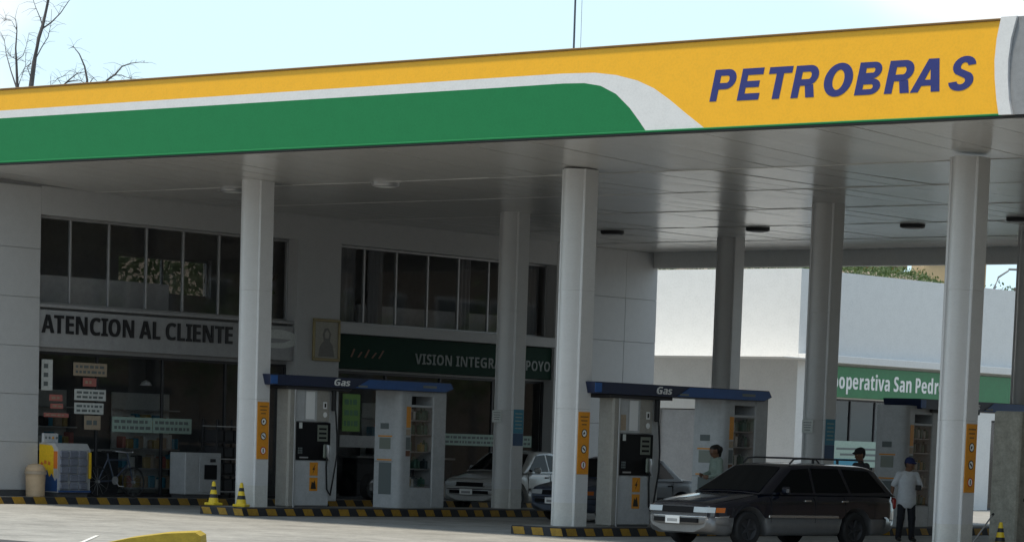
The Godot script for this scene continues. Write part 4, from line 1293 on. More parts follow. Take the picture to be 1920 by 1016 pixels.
func shop_front_things():
	# signs
	var s := thing("shop_sign", "long grey sign board lettered ATENCION AL CLIENTE over the left shop window", "sign", Vector3.ZERO)
	obj("board", MB.new().span(Vector3(-0.59, 3.30, GLASS + 0.05), Vector3(7.10, 4.08, -5.93), 0.01), M.sign_grey, s)
	words("lettering", "ATENCION AL CLIENTE", Vector3(-0.50, 3.60, -5.929), 5.62, 0.37, Vector3.RIGHT, M.letter_dark, s, 0.0, 0.03)
	var ov := PackedVector2Array()
	for k in 32: ov.append(Vector2(6.55 + cos(TAU * k / 32) * 0.72, 3.78 + sin(TAU * k / 32) * 0.21))
	obj("oval_emblem", MB.new().prism(ov, Transform3D(Basis(), Vector3(0, 0, -5.929)), 0.02), M.paper, s)
	obj("emblem_wing", MB.new().prism(PackedVector2Array([Vector2(6.15, 3.79), Vector2(7.0, 3.78), Vector2(6.75, 3.70), Vector2(6.35, 3.68)]), Transform3D(Basis(), Vector3(0, 0, -5.9089)), 0.006), M.sign_grey, s)
	var g := thing("shop_sign", "dark green sign board with pale lettering over the right shop window", "sign", Vector3.ZERO)
	obj("board", MB.new().span(Vector3(8.56, 3.20, GLASS + 0.05), Vector3(16.37, 3.985, -5.93), 0.01), M.sign_dark_green, g)
	words("lettering", "VISION INTEGRAL", Vector3(11.25, 3.40, -5.929), 3.35, 0.24, Vector3.RIGHT, M.letter_pale, g, 0.0, 0.012)
	words("lettering", "APOYO", Vector3(15.1, 3.40, -5.929), 1.2, 0.24, Vector3.RIGHT, M.letter_pale, g, 0.0, 0.012)
	var br := MB.new()
	for k in 5:
		br.prism(PackedVector2Array([Vector2(9.0 + 0.24 * k, 3.48), Vector2(9.05 + 0.24 * k, 3.47), Vector2(9.16 + 0.25 * k, 3.66 - 0.06 * (k % 2)), Vector2(9.11 + 0.25 * k, 3.67 - 0.06 * (k % 2))]), Transform3D(Basis(), Vector3(0, 0, -5.929)), 0.006)
	obj("orange_script", br, M.orange_ink, g)
	# framed picture on the pier
	var f := thing("framed_picture", "gold framed picture hanging on the pier between the two shop bays", "picture", Vector3(7.64, 3.34, WALL + 0.001))
	obj("picture", MB.new().span(Vector3(0.06, 0.06, 0), Vector3(0.84, 0.90, 0.03)), M.canvas, f)
	for q in [[0.0, 0.0, 0.90, 0.065], [0.0, 0.895, 0.90, 0.96], [0.0, 0.066, 0.065, 0.894], [0.835, 0.066, 0.90, 0.894]]:
		obj("frame", MB.new().span(Vector3(q[0], q[1], 0), Vector3(q[2], q[3], 0.055), 0.012), M.gold_frame, f)
	var blob := PackedVector2Array([Vector2(0.18, 0.10), Vector2(0.72, 0.10), Vector2(0.66, 0.36), Vector2(0.56, 0.46), Vector2(0.60, 0.62), Vector2(0.50, 0.76), Vector2(0.38, 0.74), Vector2(0.32, 0.60), Vector2(0.36, 0.46), Vector2(0.24, 0.34)])
	obj("dark_figure", MB.new().prism(blob, Transform3D(Basis(), Vector3(0, 0, 0.0301)), 0.003), M.canvas_dark, f)
	obj("light_patch", MB.new().prism(PackedVector2Array([Vector2(0.40, 0.52), Vector2(0.51, 0.52), Vector2(0.54, 0.63), Vector2(0.46, 0.71), Vector2(0.39, 0.64)]), Transform3D(Basis(), Vector3(0, 0, 0.0332)), 0.002), M.canvas, f)
	# posters and boards on the glass of the left bay
	sheet("window_poster", "pale paper poster at the upper left corner of the left shop window", -0.28, 2.40, 0.03, 3.05, M.paper, "poster", 3)
	sheet("hanging_board", "orange-edged white board hanging at the top of the stack in the shop window", 0.62, 2.74, 1.58, 3.02, M.paper_tan, "board", 2)
	sheet("hanging_board", "small dim board second in the stack in the shop window", 0.90, 2.52, 1.28, 2.70, M.paper_red, "board", 1)
	sheet("hanging_board", "wide pale board with red edge third in the stack in the shop window", 0.66, 2.22, 1.56, 2.46, M.paper, "board", 2)
	sheet("hanging_board", "wide pale board with red edge fourth in the stack in the shop window", 0.66, 1.93, 1.50, 2.17, M.paper, "board", 2)
	sheet("hanging_board", "small tan board lowest of the stack in the shop window", 0.95, 1.60, 1.42, 1.90, M.paper_tan, "board", 1)
	sheet("red_notice", "upper short red notice low on the left of the shop window", -0.05, 2.18, 0.32, 2.32, M.paper_red, "notice", 1)
	sheet("red_notice", "middle short red notice low on the left of the shop window", -0.02, 2.02, 0.34, 2.13, M.paper_red, "notice", 1)
	sheet("red_notice", "wide red notice below the two short ones in the shop window", -0.20, 1.84, 0.50, 1.93, M.paper_red, "notice", 1)
	sheet("glass_banner", "long pale green banner, left of the two across the shop window", 1.76, 1.57, 2.95, 1.90, M.paper_green, "banner", 2)
	sheet("glass_banner", "long pale green banner, right of the two across the shop window", 2.97, 1.57, 4.14, 1.90, M.paper_green, "banner", 2)
	sheet("glass_banner", "pale banner low on the right shop window above the white saloon", 12.1, 1.50, 15.95, 1.78, M.paper_green, "banner", 2)
	sheet("green_board", "bright green price board in the right shop window beside the pier", 9.02, 1.75, 9.62, 2.62, M.bright_green, "board", 3)
	sheet("grey_board", "grey notice strip under the bright green board", 8.95, 1.38, 10.3, 1.66, M.sign_grey, "board", 0)
	# inside: counters and shelves seen dimly through the glass
	for q in [[1.0, 3.4, -8.2, "low dark counter inside the left shop window"], [11.0, 14.5, -8.0, "low dark counter inside the right shop window"]]:
		var c := thing("counter", q[3], "counter", Vector3(q[0], 0.17, q[2]))
		obj("front_panel", MB.new().span(Vector3(0, 0, 0), Vector3(q[1] - q[0], 0.95, 0.5), 0.02), M.shelf_dark, c)
		obj("worktop", MB.new().span(Vector3(-0.05, 0.951, -0.05), Vector3(q[1] - q[0] + 0.05, 1.0, 0.56), 0.01), M.room_light, c)
	for q in [[1.4, -9.3, "tall shelf unit inside the left shop window, left of two"], [4.6, -9.3, "tall shelf unit inside the left shop window, right of two"], [12.6, -8.9, "tall shelf unit inside the right shop window"]]:
		var su := thing("shelf_unit", q[2], "shelf unit", Vector3(q[0], 0.17, q[1]))
		obj("back_panel", MB.new().span(Vector3(0, 0, 0), Vector3(1.8, 2.3, 0.04)), M.paper, su)
		for k in 5:
			var sh := obj("shelf", MB.new().span(Vector3(0, 0.1 + 0.45 * k, 0.041), Vector3(1.8, 0.13 + 0.45 * k, 0.42), 0.005), M.white_enamel, su)
			if k == 4: continue
			var u := 0.06
			while u < 1.65:
				var w := rng.randf_range(0.10, 0.22)
				var h := rng.randf_range(0.18, 0.34)
				obj("goods", MB.new().span(Vector3(u, 0.131 + 0.45 * k, 0.12), Vector3(u + w, 0.131 + 0.45 * k + h, 0.36), 0.02), [M.paper, M.paper_red, M.paper_tan, M.paper_blue, M.bottle_amber, M.shelf_dark][rng.randi_range(0, 5)], sh)
				u += w + rng.randf_range(0.01, 0.06)
	var hw := thing("hanging_lamp", "small white lamp hanging inside the left shop window", "lamp", Vector3(3.9, 2.62, -7.4))
	obj("shade", MB.new().lathe([Vector2(0.14, 0.0), Vector2(0.10, 0.07), Vector2(0.03, 0.11), Vector2(0.0, 0.12)], 16), M.letter_white, hw)
	obj("cord", MB.new().tube([Vector3(0, 0.11, 0), Vector3(0, 1.07, 0)], [0.008], 5), M.rubber, hw)
	ice_chest()
	rack()
	# white cabinet with a dark window
	var w := thing("metal_cabinet", "white metal cabinet with a dark square window outside the shop", "cabinet", Vector3(3.33, 0.17, -5.98))
	obj("body", MB.new().span(Vector3(0, 0.08, 0), Vector3(1.10, 1.0, 0.5), 0.015), M.white_enamel, w)
	obj("plinth", MB.new().span(Vector3(0.04, 0, 0.03), Vector3(1.06, 0.079, 0.46)), M.skirting, w)
	obj("door", MB.new().span(Vector3(0.42, 0.14, 0.5005), Vector3(1.05, 0.94, 0.515), 0.006), M.white_enamel, w)
	obj("dark_window", MB.new().span(Vector3(0.56, 0.42, 0.5155), Vector3(0.95, 0.74, 0.53), 0.008), M.display_black, w)
	obj("latch", MB.new().span(Vector3(0.82, 0.30, 0.5155), Vector3(0.87, 0.38, 0.54), 0.006), M.shelf_dark, w)
	obj("vent", MB.new().span(Vector3(0.74, 0.80, 0.5155), Vector3(0.90, 0.87, 0.535), 0.006), M.shelf_dark, w)
	# bin
	var b := thing("rubbish_bin", "tan plastic rubbish bin against the white wall at left", "bin", Vector3(-0.98, 0.17, -5.50))
	obj("drum", MB.new().lathe([Vector2(0.0, 0.0), Vector2(0.185, 0.0), Vector2(0.195, 0.02), Vector2(0.212, 0.50), Vector2(0.225, 0.505), Vector2(0.225, 0.54), Vector2(0.205, 0.545)], 28), M.plastic_tan, b)
	obj("lid", MB.new().lathe([Vector2(0.21, 0.546), Vector2(0.205, 0.60), Vector2(0.16, 0.66), Vector2(0.06, 0.69), Vector2(0.0, 0.692)], 28), M.plastic_tan, b)
	obj("bin_liner", MB.new().lathe([Vector2(0.2265, 0.50), Vector2(0.235, 0.47), Vector2(0.228, 0.535)], 28), M.paper_tan, b)
	bicycle()
	# tyres by the right shop window
	for q in [[9.35, -5.50, 0.12, "dark tyre leaning by the right shop window, left of two"], [10.05, -5.46, -0.2, "dark tyre leaning by the right shop window, right of two"]]:
		var t := thing("loose_tyre", q[3], "tyre", Vector3(q[0], 0.165, q[1]), q[2])
		var tm := MB.new()
		tm.lathe([Vector2(0.19, -0.09), Vector2(0.27, -0.105), Vector2(0.315, -0.08), Vector2(0.325, 0.0), Vector2(0.315, 0.08), Vector2(0.27, 0.105), Vector2(0.19, 0.09), Vector2(0.17, 0.0), Vector2(0.19, -0.09)], 28, Transform3D(Basis(Vector3.RIGHT, PI / 2 + 0.12), Vector3(0, 0.325, 0)))
		obj("tread", tm, M.rubber, t)
		obj("wheel_rim", MB.new().lathe([Vector2(0.0, -0.03), Vector2(0.10, -0.05), Vector2(0.185, -0.02), Vector2(0.185, 0.02), Vector2(0.10, 0.05), Vector2(0.0, 0.03)], 20, Transform3D(Basis(Vector3.RIGHT, PI / 2 + 0.12), Vector3(0, 0.325, 0))), M.alloy, t)

func sheet(called: String, label: String, u0: float, y0: float, u1: float, y1: float, m: Material, cat: String, lines: int):
	var t := thing(called, label, cat, Vector3(u0, y0, GLASS + 0.036))
	obj("panel", MB.new().span(Vector3(0, 0, 0), Vector3(u1 - u0, y1 - y0, 0.012), 0.002), m, t)
	for k in lines:
		var h := (y1 - y0) / (lines * 2.0 + 1.0)
		var y := (y1 - y0) - h * (2 * k + 2)
		var mm: Material = M.ink_grey
		if m == M.paper_red: mm = M.paper_tan
		if m == M.bright_green: mm = M.sign_green
		var u := 0.06
		while u < u1 - u0 - 0.12:          # rows of short bars: print too small to read
			var l := rng.randf_range(0.05, 0.16)
			obj("print", MB.new().span(Vector3(u, y, 0.0122), Vector3(minf(u + l, u1 - u0 - 0.05), y + h, 0.014)), mm, t)
			u += l + 0.04

func ice_chest():
	var t := thing("ice_chest", "yellow and blue ice chest with a see-through bag front beside the white wall", "ice chest", Vector3(-0.58, 0.17, -5.25))
	# x to the right, -z towards the shop; the sloping front top is built into the side outline
	var side := PackedVector2Array([Vector2(-0.60, 0.10), Vector2(0.0, 0.10), Vector2(0.0, 1.0), Vector2(-0.10, 1.13), Vector2(-0.60, 1.13)])
	var x := Transform3D(Basis(Vector3(0, 0, 1), Vector3(0, 1, 0), Vector3(-1, 0, 0)), Vector3(0.90, 0, 0))
	obj("body", MB.new().prism(side, x, 0.90), M.silver, t)
	obj("plinth", MB.new().span(Vector3(0.03, 0, -0.57), Vector3(0.87, 0.099, -0.04)), M.skirting, t)
	# the end panel: yellow over blue with a torn edge
	var e := Transform3D(Basis(Vector3(0, 0, 1), Vector3(0, 1, 0), Vector3(-1, 0, 0)), Vector3(-0.0005, 0, 0))
	obj("yellow_print", MB.new().prism(PackedVector2Array([Vector2(-0.59, 0.52), Vector2(-0.50, 0.60), Vector2(-0.43, 0.50), Vector2(-0.34, 0.58), Vector2(-0.27, 0.42), Vector2(-0.19, 0.50), Vector2(-0.14, 0.41), Vector2(-0.14, 1.00), Vector2(-0.20, 1.08), Vector2(-0.59, 1.10)]), e, 0.006), M.ice_yellow, t)
	obj("orange_print", MB.new().prism(PackedVector2Array([Vector2(-0.138, 0.60), Vector2(-0.02, 0.60), Vector2(-0.02, 0.96), Vector2(-0.138, 0.96)]), e, 0.006), M.ice_orange, t)
	obj("blue_print", MB.new().prism(PackedVector2Array([Vector2(-0.59, 0.12), Vector2(-0.02, 0.12), Vector2(-0.02, 0.40), Vector2(-0.09, 0.33), Vector2(-0.19, 0.485), Vector2(-0.27, 0.41), Vector2(-0.34, 0.565), Vector2(-0.43, 0.485), Vector2(-0.50, 0.585), Vector2(-0.59, 0.505)]), e, 0.006), M.ice_blue, t)
	for q in [[-0.55, 0.66], [-0.44, 0.70], [-0.32, 0.68]]:
		obj("red_print", MB.new().prism(PackedVector2Array([Vector2(q[0], q[1]), Vector2(q[0] + 0.08, q[1] - 0.02), Vector2(q[0] + 0.09, q[1] + 0.05), Vector2(q[0] + 0.02, q[1] + 0.07)]), Transform3D(e.basis, Vector3(-0.007, 0, 0)), 0.003), M.ice_orange, t)
	# front door with stacked bags behind it
	for r in 5:
		for c in 3:
			var w := 0.24
			var b := MB.new().box(Vector3(0.16 + c * 0.26 + rng.randf_range(-0.02, 0.02), 0.24 + r * 0.165, 0.012), Vector3(w, 0.155, 0.05), 0.024, Basis(Vector3(0, 0, 1), rng.randf_range(-0.08, 0.08)))
			obj("ice_bag", b, M.ice_bag, t)
	obj("glass_door", MB.new().span(Vector3(0.02, 0.14, 0.045), Vector3(0.83, 0.99, 0.05)), M.glass, t)
	obj("yellow_edge", MB.new().span(Vector3(0.84, 0.40, 0.001), Vector3(0.90, 0.95, 0.045), 0.005), M.ice_yellow, t)
	obj("blue_foot", MB.new().span(Vector3(0.01, 0.105, 0.001), Vector3(0.89, 0.15, 0.044), 0.004), M.ice_blue, t)
	var h := obj("header_board", MB.new().box(Vector3(0.06, 1.25, -0.36), Vector3(0.06, 0.23, 0.66), 0.01) if false else MB.new().span(Vector3(-0.10, 1.131, -0.42), Vector3(0.32, 1.33, -0.36), 0.01), M.white_enamel, t)
	for k in 4:
		obj("mark", disc_shape(Vector3(-0.03 + k * 0.10, 1.235, -0.3598), 0.028, 0.004), M.ink_grey if k != 2 else M.sticker_orange, h)

func rack():
	var t := thing("goods_rack", "tall dark rack of shelves behind the left front column", "rack", Vector3(4.32, 0.17, -6.02))
	for q in [[0.0, 0.0], [0.9, 0.0], [0.0, 0.45], [0.9, 0.45]]:
		obj("upright", MB.new().span(Vector3(q[0], 0, q[1]), Vector3(q[0] + 0.04, 1.75, q[1] + 0.04), 0.005), M.shelf_dark, t)
	for k in 5:
		var s := obj("shelf", MB.new().span(Vector3(0.0, 0.14 + 0.36 * k, 0.0), Vector3(0.94, 0.165 + 0.36 * k, 0.50), 0.004), M.aluminium if k % 2 == 0 else M.shelf_dark, t)
		for c in 3:
			if k < 4: obj("dark_box", MB.new().box(Vector3(0.17 + 0.30 * c, 0.30 + 0.36 * k, 0.24), Vector3(0.25, 0.22 + rng.randf_range(0, 0.06), 0.36), 0.02), M.shelf_dark, s)

func bicycle():
	var t := thing("bicycle", "dark bicycle parked against the left shop window", "bicycle", Vector3(0.55, 0.17, -5.62))
	for u in [0.33, 1.36]:
		var tm := MB.new()
		var pts := []
		for k in 33: pts.append(Vector3(u + cos(TAU * k / 32) * 0.31, 0.33 + sin(TAU * k / 32) * 0.31, 0))
		tm.tube(pts, [0.02], 7)
		var w := obj("wheel", tm, M.rubber, t)
		var sp := MB.new()
		for k in 12:
			var a := TAU * k / 12
			sp.tube([Vector3(u, 0.33, 0), Vector3(u + cos(a) * 0.30, 0.33 + sin(a) * 0.30, 0)], [0.003], 4)
		obj("spokes", sp, M.aluminium, w)
		obj("hub", MB.new().tube([Vector3(u, 0.33, -0.05), Vector3(u, 0.33, 0.05)], [0.03], 8), M.aluminium, w)
	var f := MB.new()
	for q in [[[0.33, 0.33], [0.62, 0.83]], [[0.62, 0.83], [0.80, 0.36]], [[0.33, 0.33], [0.80, 0.36]], [[0.62, 0.80], [1.20, 0.80]], [[0.80, 0.36], [1.22, 0.74]], [[1.36, 0.33], [1.20, 0.84]], [[1.20, 0.84], [1.17, 0.96]], [[0.62, 0.83], [0.60, 0.95]]]:
		f.tube([Vector3(q[0][0], q[0][1], 0), Vector3(q[1][0], q[1][1], 0)], [0.017], 7)
	obj("frame", f, M.car_blue, t)
	obj("saddle", MB.new().box(Vector3(0.58, 0.97, 0), Vector3(0.26, 0.05, 0.13), 0.022), M.rubber, t)
	obj("handlebar", MB.new().tube([Vector3(1.08, 0.98, -0.27), Vector3(1.16, 0.97, -0.15), Vector3(1.18, 0.96, 0), Vector3(1.16, 0.97, 0.15), Vector3(1.08, 0.98, 0.27)], [0.013], 7), M.aluminium, t)
	obj("pedal", MB.new().tube([Vector3(0.80, 0.36, 0.02), Vector3(0.88, 0.24, 0.08), Vector3(0.95, 0.24, 0.15)], [0.012], 6), M.aluminium, t)
	obj("chain_wheel", MB.new().lathe([Vector2(0.0, 0.03), Vector2(0.09, 0.03), Vector2(0.09, 0.04), Vector2(0.0, 0.04)], 18, Transform3D(Basis(Vector3.RIGHT, PI / 2), Vector3(0.80, 0.36, 0))), M.alloy, t)

# ==================================================================== small things

func small_things():
	var spots := [[-0.42, -0.74, 0.17, "small yellow and black traffic cone on the island end, left of the pair"], [-0.42, 0.05, 0.17, "small yellow and black traffic cone in front of the left column, right of the pair"], [0.78, 16.95, 0.17, "small yellow and black traffic cone at the right edge before the concrete pillar"]]
	var proto: Node3D = null
	for s in spots:
		var at := Vector3(s[0], gy(s[1]) + s[2] + 0.003, s[1])
		if proto == null:
			proto = thing("traffic_cone", s[3], "traffic cone", at, 0, "striped traffic cones")
			obj("base", MB.new().box(Vector3(0, 0.0275, 0), Vector3(0.27, 0.055, 0.27), 0.012), M.cone_yellow, proto)
			var rs := [[0.055, 0.105, 0.150, 0.090, M.cone_yellow], [0.150, 0.0905, 0.225, 0.075, M.cone_black], [0.225, 0.0755, 0.31, 0.058, M.cone_yellow], [0.31, 0.0585, 0.38, 0.045, M.cone_black], [0.38, 0.0455, 0.455, 0.033, M.cone_yellow]]
			for q in rs:
				obj("band", MB.new().lathe([Vector2(q[1] * 0.8, q[0]), Vector2(q[1], q[0]), Vector2(q[3], q[2]), Vector2(q[3] * 0.7, q[2])], 22), q[4], proto)
			obj("tip", MB.new().lathe([Vector2(0.030, 0.455), Vector2(0.027, 0.475), Vector2(0.0, 0.482)], 16), M.cone_yellow, proto)
		else:
			dup(proto, at, 0.4, s[3])
	for q in [[1.05, 2.38, "round lamp with a pale lens under the canopy, right of the left column"], [1.05, -1.85, "round lamp under the front of the canopy, left of the left column"], [13.4, -1.75, "round dark lamp right of the middle front column, leftmost of the rear row"], [13.4, 2.45, "round dark lamp between the two dark columns in the rear row"], [13.4, 6.60, "round dark lamp left of the nearest column in the rear row"], [12.4, 9.9, "round dark lamp at the right edge of the view"]]:
		ceiling_lamp(q[0], q[1], q[2])
	# yellow kerb end in the foreground
	var k := thing("yellow_kerb", "yellow painted kerb end at the bottom of the view", "kerb", Vector3(-14.72, gy(12.0), 11.56), -0.85)
	var prof := PackedVector2Array([Vector2(-1.3, -0.1), Vector2(1.53, -0.1), Vector2(1.50, 0.25), Vector2(1.42, 0.30), Vector2(1.0, 0.27), Vector2(0.5, 0.19), Vector2(0.0, 0.07), Vector2(-1.3, -0.05)])
	obj("painted_block", MB.new().prism(prof, Transform3D(Basis(), Vector3(0, 0, -0.5)), 1.0), M.old_yellow, k)
	obj("grey_foot", MB.new().span(Vector3(-1.5, -0.1, -0.62), Vector3(1.6, 0.03, 0.62), 0.02), M.worn_concrete, k)

# ==================================================================== vehicles

func curve(keys: Array, x: float) -> float:
	if x <= keys[0][0]: return keys[0][1]
	for i in range(1, keys.size()):
		if x <= keys[i][0]:
			return lerpf(keys[i - 1][1], keys[i][1], (x - keys[i - 1][0]) / (keys[i][0] - keys[i - 1][0]))
	return keys[keys.size() - 1][1]

func make_car(label: String, cat: String, called: String, k: Dictionary) -> Node3D:
	# front at x = 0, rear at x = k.L; the ground is y = 0 and z runs across
	var t := thing(called, label, cat)
	var L: float = k.L
	var W: float = k.W
	var split := 0.50
	var xs := []
	for i in 9: xs.append(i * 0.035)
	for ax in [k.front, k.rear]:
		for i in 17: xs.append(ax + 0.40 * cos(PI * (1.0 - i / 16.0)))
	var x := 0.34
	while x < L - 0.3:
		xs.append(x)
		x += 0.12
	for i in 9: xs.append(L - i * 0.035)
	xs.sort()
	var clean := [xs[0]]
	for v in xs:
		if v - clean[clean.size() - 1] > 0.012: clean.append(v)
	var lower := []
	var upper := []
	for v in clean:
		var yb := curve([[0, 0.34], [0.06, 0.26], [0.3, 0.20], [L - 0.35, 0.22], [L - 0.06, 0.30], [L, 0.36]], v)
		for ax in [k.front, k.rear]:
			var d: float = absf(v - ax)
			if d < 0.40: yb = maxf(yb, 0.30 + sqrt(0.16 - d * d) * 0.95)
		var w: float = W * curve([[0, 0.80], [0.04, 0.87], [0.12, 0.93], [0.35, 0.98], [0.8, 1.0], [L - 0.6, 1.0], [L - 0.2, 0.96], [L - 0.05, 0.90], [L, 0.84]], v)
		var yt := curve(k.top, v)
		var ys := maxf(split, yb + 0.012)
		var a := [Vector3(v, minf(yb, 0.24), 0.0), Vector3(v, minf(yb, 0.24), w * 0.55), Vector3(v, yb, w * 0.93), Vector3(v, minf(yb + 0.05, ys - 0.004), w * 0.985), Vector3(v, ys, w)]
		var b := [Vector3(v, ys, w), Vector3(v, lerpf(ys, yt, 0.35), w * 1.0), Vector3(v, lerpf(ys, yt, 0.62), w * 0.992), Vector3(v, maxf(yt - 0.055, ys + 0.02), w * 0.965), Vector3(v, yt - 0.012, w * 0.915), Vector3(v, yt + 0.006, w * 0.84), Vector3(v, yt + 0.022, w * 0.5), Vector3(v, yt + 0.03, 0.0)]
		var ra := a.duplicate()
		var rb := b.duplicate()
		for i in range(a.size() - 1, -1, -1): ra.append(Vector3(a[i].x, a[i].y, -a[i].z))
		for i in range(b.size() - 1, -1, -1): rb.append(Vector3(b[i].x, b[i].y, -b[i].z))
		lower.append(ra)
		upper.append(rb)
	var lo := MB.new()
	var up := MB.new()
	# the halves: +z side then the mirrored side
	lo.grid(lower, false, false, 1)
	up.grid(upper, false, false, 1)
	for e in [0, lower.size() - 1]:
		for pair in [[lo, lower[e]], [up, upper[e]]]:
			var r: Array = pair[1]
			var n: int = r.size()
			for i in n / 2 - 1:
				var p := [r[i], r[i + 1], r[n - 2 - i], r[n - 1 - i]]
				var mid := Vector3(L * 0.5, 0.5, 0)
				if (p[0] - p[1]).length() > 0.001 and (p[3] - p[0]).length() > 0.001: pair[0].face(p, mid)
				elif (p[0] - p[1]).length() > 0.001: pair[0].face([p[0], p[1], p[2]], mid)
	obj("body", up, k.paint, t)
	obj("lower_body", lo, k.low, t)
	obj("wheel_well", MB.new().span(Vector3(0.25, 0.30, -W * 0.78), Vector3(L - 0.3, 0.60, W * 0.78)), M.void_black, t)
	obj("side_moulding", MB.new().span(Vector3(k.front + 0.46, 0.505, W * 0.985), Vector3(k.rear - 0.46, 0.555, W * 1.0 + 0.014), 0.008), k.trim, t)
	obj("side_moulding", MB.new().span(Vector3(k.front + 0.46, 0.505, -W * 1.0 - 0.014), Vector3(k.rear - 0.46, 0.555, -W * 0.985), 0.008), k.trim, t)
	# cabin
	var bel := 0.90
	var cab := []
	var c0: float = k.roof[0][0]
	var c1: float = k.roof[k.roof.size() - 1][0]
	var n := 40
	for i in n + 1:
		var v := lerpf(c0, c1, i / float(n))
		var yr := curve(k.roof, v)
		var row := []
		for s in [0.0, 0.25, 0.5, 0.75, 1.0]:
			var y := lerpf(bel, maxf(yr - 0.05, bel), s)
			row.append(Vector3(v, y, cabin_z(W, y)))
		var yz := cabin_z(W, maxf(yr - 0.05, bel))
		row.append(Vector3(v, maxf(yr - 0.02, bel), yz - 0.03))
		row.append(Vector3(v, yr, yz - 0.10))
		row.append(Vector3(v, yr + 0.02, yz * 0.5))
		row.append(Vector3(v, yr + 0.028, 0))
		var m := row.duplicate()
		for j in range(row.size() - 2, -1, -1): m.append(Vector3(row[j].x, row[j].y, -row[j].z))
		cab.append(m)
	var cm := MB.new().grid(cab, false, false, 1)
	obj("roof", cm, k.paint, t)
	for sd in [1.0, -1.0]:
		for w in k.windows:
			var poly := PackedVector2Array(w)
			var pts := []
			for q in poly: pts.append(Vector3(q.x, q.y, (cabin_z(W, q.y) + 0.006) * sd))
			var wm := MB.new()
			wm.face(pts, Vector3(2.0, 1.0, 0))
			var inn := []
			for q in pts: inn.append(q - Vector3(0, 0, 0.02 * sd))
			for i in pts.size(): wm.face([pts[i], pts[(i + 1) % pts.size()], inn[(i + 1) % pts.size()], inn[i]], Vector3(poly[0].x + 0.3, 1.15, pts[0].z))
			obj("side_window", wm, M.car_glass, t)
		for h in k.handles:
			obj("door_handle", MB.new().box(Vector3(h, 0.80, W * 0.993 * sd), Vector3(0.16, 0.028, 0.03), 0.008), k.trim, t)
		for d in k.doors:
			obj("door_seam", MB.new().box(Vector3(d, 0.66, W * 0.9965 * sd), Vector3(0.008, 0.46, 0.012)), M.void_black, t)
		obj("door_mirror", MB.new().box(Vector3(k.roof[0][0] + 0.52, 0.97, (W + 0.07) * sd), Vector3(0.10, 0.13, 0.18), 0.035), k.paint, t)
	# screens
	for e in [[k.screen, "windscreen"], [k.backlight, "rear_window"]]:
		var a: Vector2 = e[0][0]
		var b: Vector2 = e[0][1]
		var o := (b - a).orthogonal().normalized() * 0.012
		if o.y < 0.0: o = -o
		var za := cabin_z(W, a.y) - 0.07
		var zb := cabin_z(W, b.y) - 0.12
		var g := MB.new()
		var rows := []
		for i in 5:
			var s := i / 4.0
			var row := []
			for j in 9:
				var z := lerpf(-1.0, 1.0, j / 8.0)
				var p := a.lerp(b, s) + o * (1.0 + 1.9 * (1.0 - z * z))
				row.append(Vector3(p.x, p.y + 0.008, lerpf(za, zb, s) * z))
			rows.append(row)
		g.grid(rows, false, e[1] == "windscreen", 1)
		obj(e[1], g, M.car_glass, t)
	# wheels
	for ax in [k.front, k.rear]:
		for sd in [1.0, -1.0]:
			var w := Node3D.new()
			w.name = "wheel"
			t.add_child(w, true)
			w.position = Vector3(ax, 0.31, (W - 0.11) * sd)
			var bas := Basis(Vector3.RIGHT, PI / 2 * sd)
			obj("tyre", MB.new().lathe([Vector2(0.19, -0.09), Vector2(0.27, -0.10), Vector2(0.302, -0.075), Vector2(0.31, 0.0), Vector2(0.302, 0.075), Vector2(0.27, 0.10), Vector2(0.19, 0.09)], 32, Transform3D(bas, Vector3.ZERO)), M.rubber, w)
			var rim := MB.new().lathe([Vector2(0.0, 0.05), Vector2(0.05, 0.055), Vector2(0.06, 0.03), Vector2(0.16, 0.035), Vector2(0.195, 0.085), Vector2(0.19, -0.08)], 28, Transform3D(bas, Vector3.ZERO))
			for s in 5:
				var a := TAU * s / 5.0
				rim.box(bas * Vector3(cos(a) * 0.11, 0.055, sin(a) * 0.11), Vector3(0.15, 0.025, 0.045), 0.008, bas * Basis(Vector3.UP, -a))
			obj("rim", rim, k.rim, w)
	for sd in [1.0, -1.0]:
		var seam := []
		for i in 8:
			var v := lerpf(0.06, k.roof[0][0] + 0.05, i / 7.0)
			var wv: float = W * curve([[0, 0.80], [0.04, 0.87], [0.12, 0.93], [0.35, 0.98], [0.8, 1.0]], v)
			seam.append(Vector3(v, curve(k.top, v) + 0.001, wv * 0.875 * sd))
		obj("bonnet_seam", MB.new().tube(seam, [0.004], 4), M.void_black, t)
	obj("wiper", MB.new().tube([Vector3(k.screen[0].x + 0.02, k.screen[0].y + 0.035, -0.05), Vector3(k.screen[0].x + 0.16, k.screen[0].y + 0.125, 0.42)], [0.007], 5), M.rubber, t)
	# front end
	var fx := 0.0
	obj("grille", MB.new().span(Vector3(fx - 0.012, 0.56, -0.40), Vector3(fx + 0.1, 0.66, 0.40), 0.01), M.display_black, t)
	obj("front_bumper", bumper(W, 0.36, 0.535, -0.07, 1.0), k.low, t)
	obj("bumper_strip", bumper(W + 0.004, 0.485, 0.515, -0.078, 1.0), k.trim, t)
	obj("bumper_intake", MB.new().span(Vector3(-0.076, 0.40, -0.52), Vector3(-0.04, 0.475, 0.52), 0.006), M.display_black, t)
	for sd in [1.0, -1.0]:
		obj("headlight", lamp_block(W, 0.575, 0.665, 0.44, 0.92, sd), M.lamp_glass, t)
		obj("indicator", lamp_block(W + 0.004, 0.58, 0.66, 0.925, 0.968, sd), M.lamp_orange, t)
		obj("tail_light", MB.new().box(Vector3(L - 0.03, 0.78, W * 0.80 * sd), Vector3(0.12, 0.20, W * 0.22), 0.03), M.lamp_red, t)
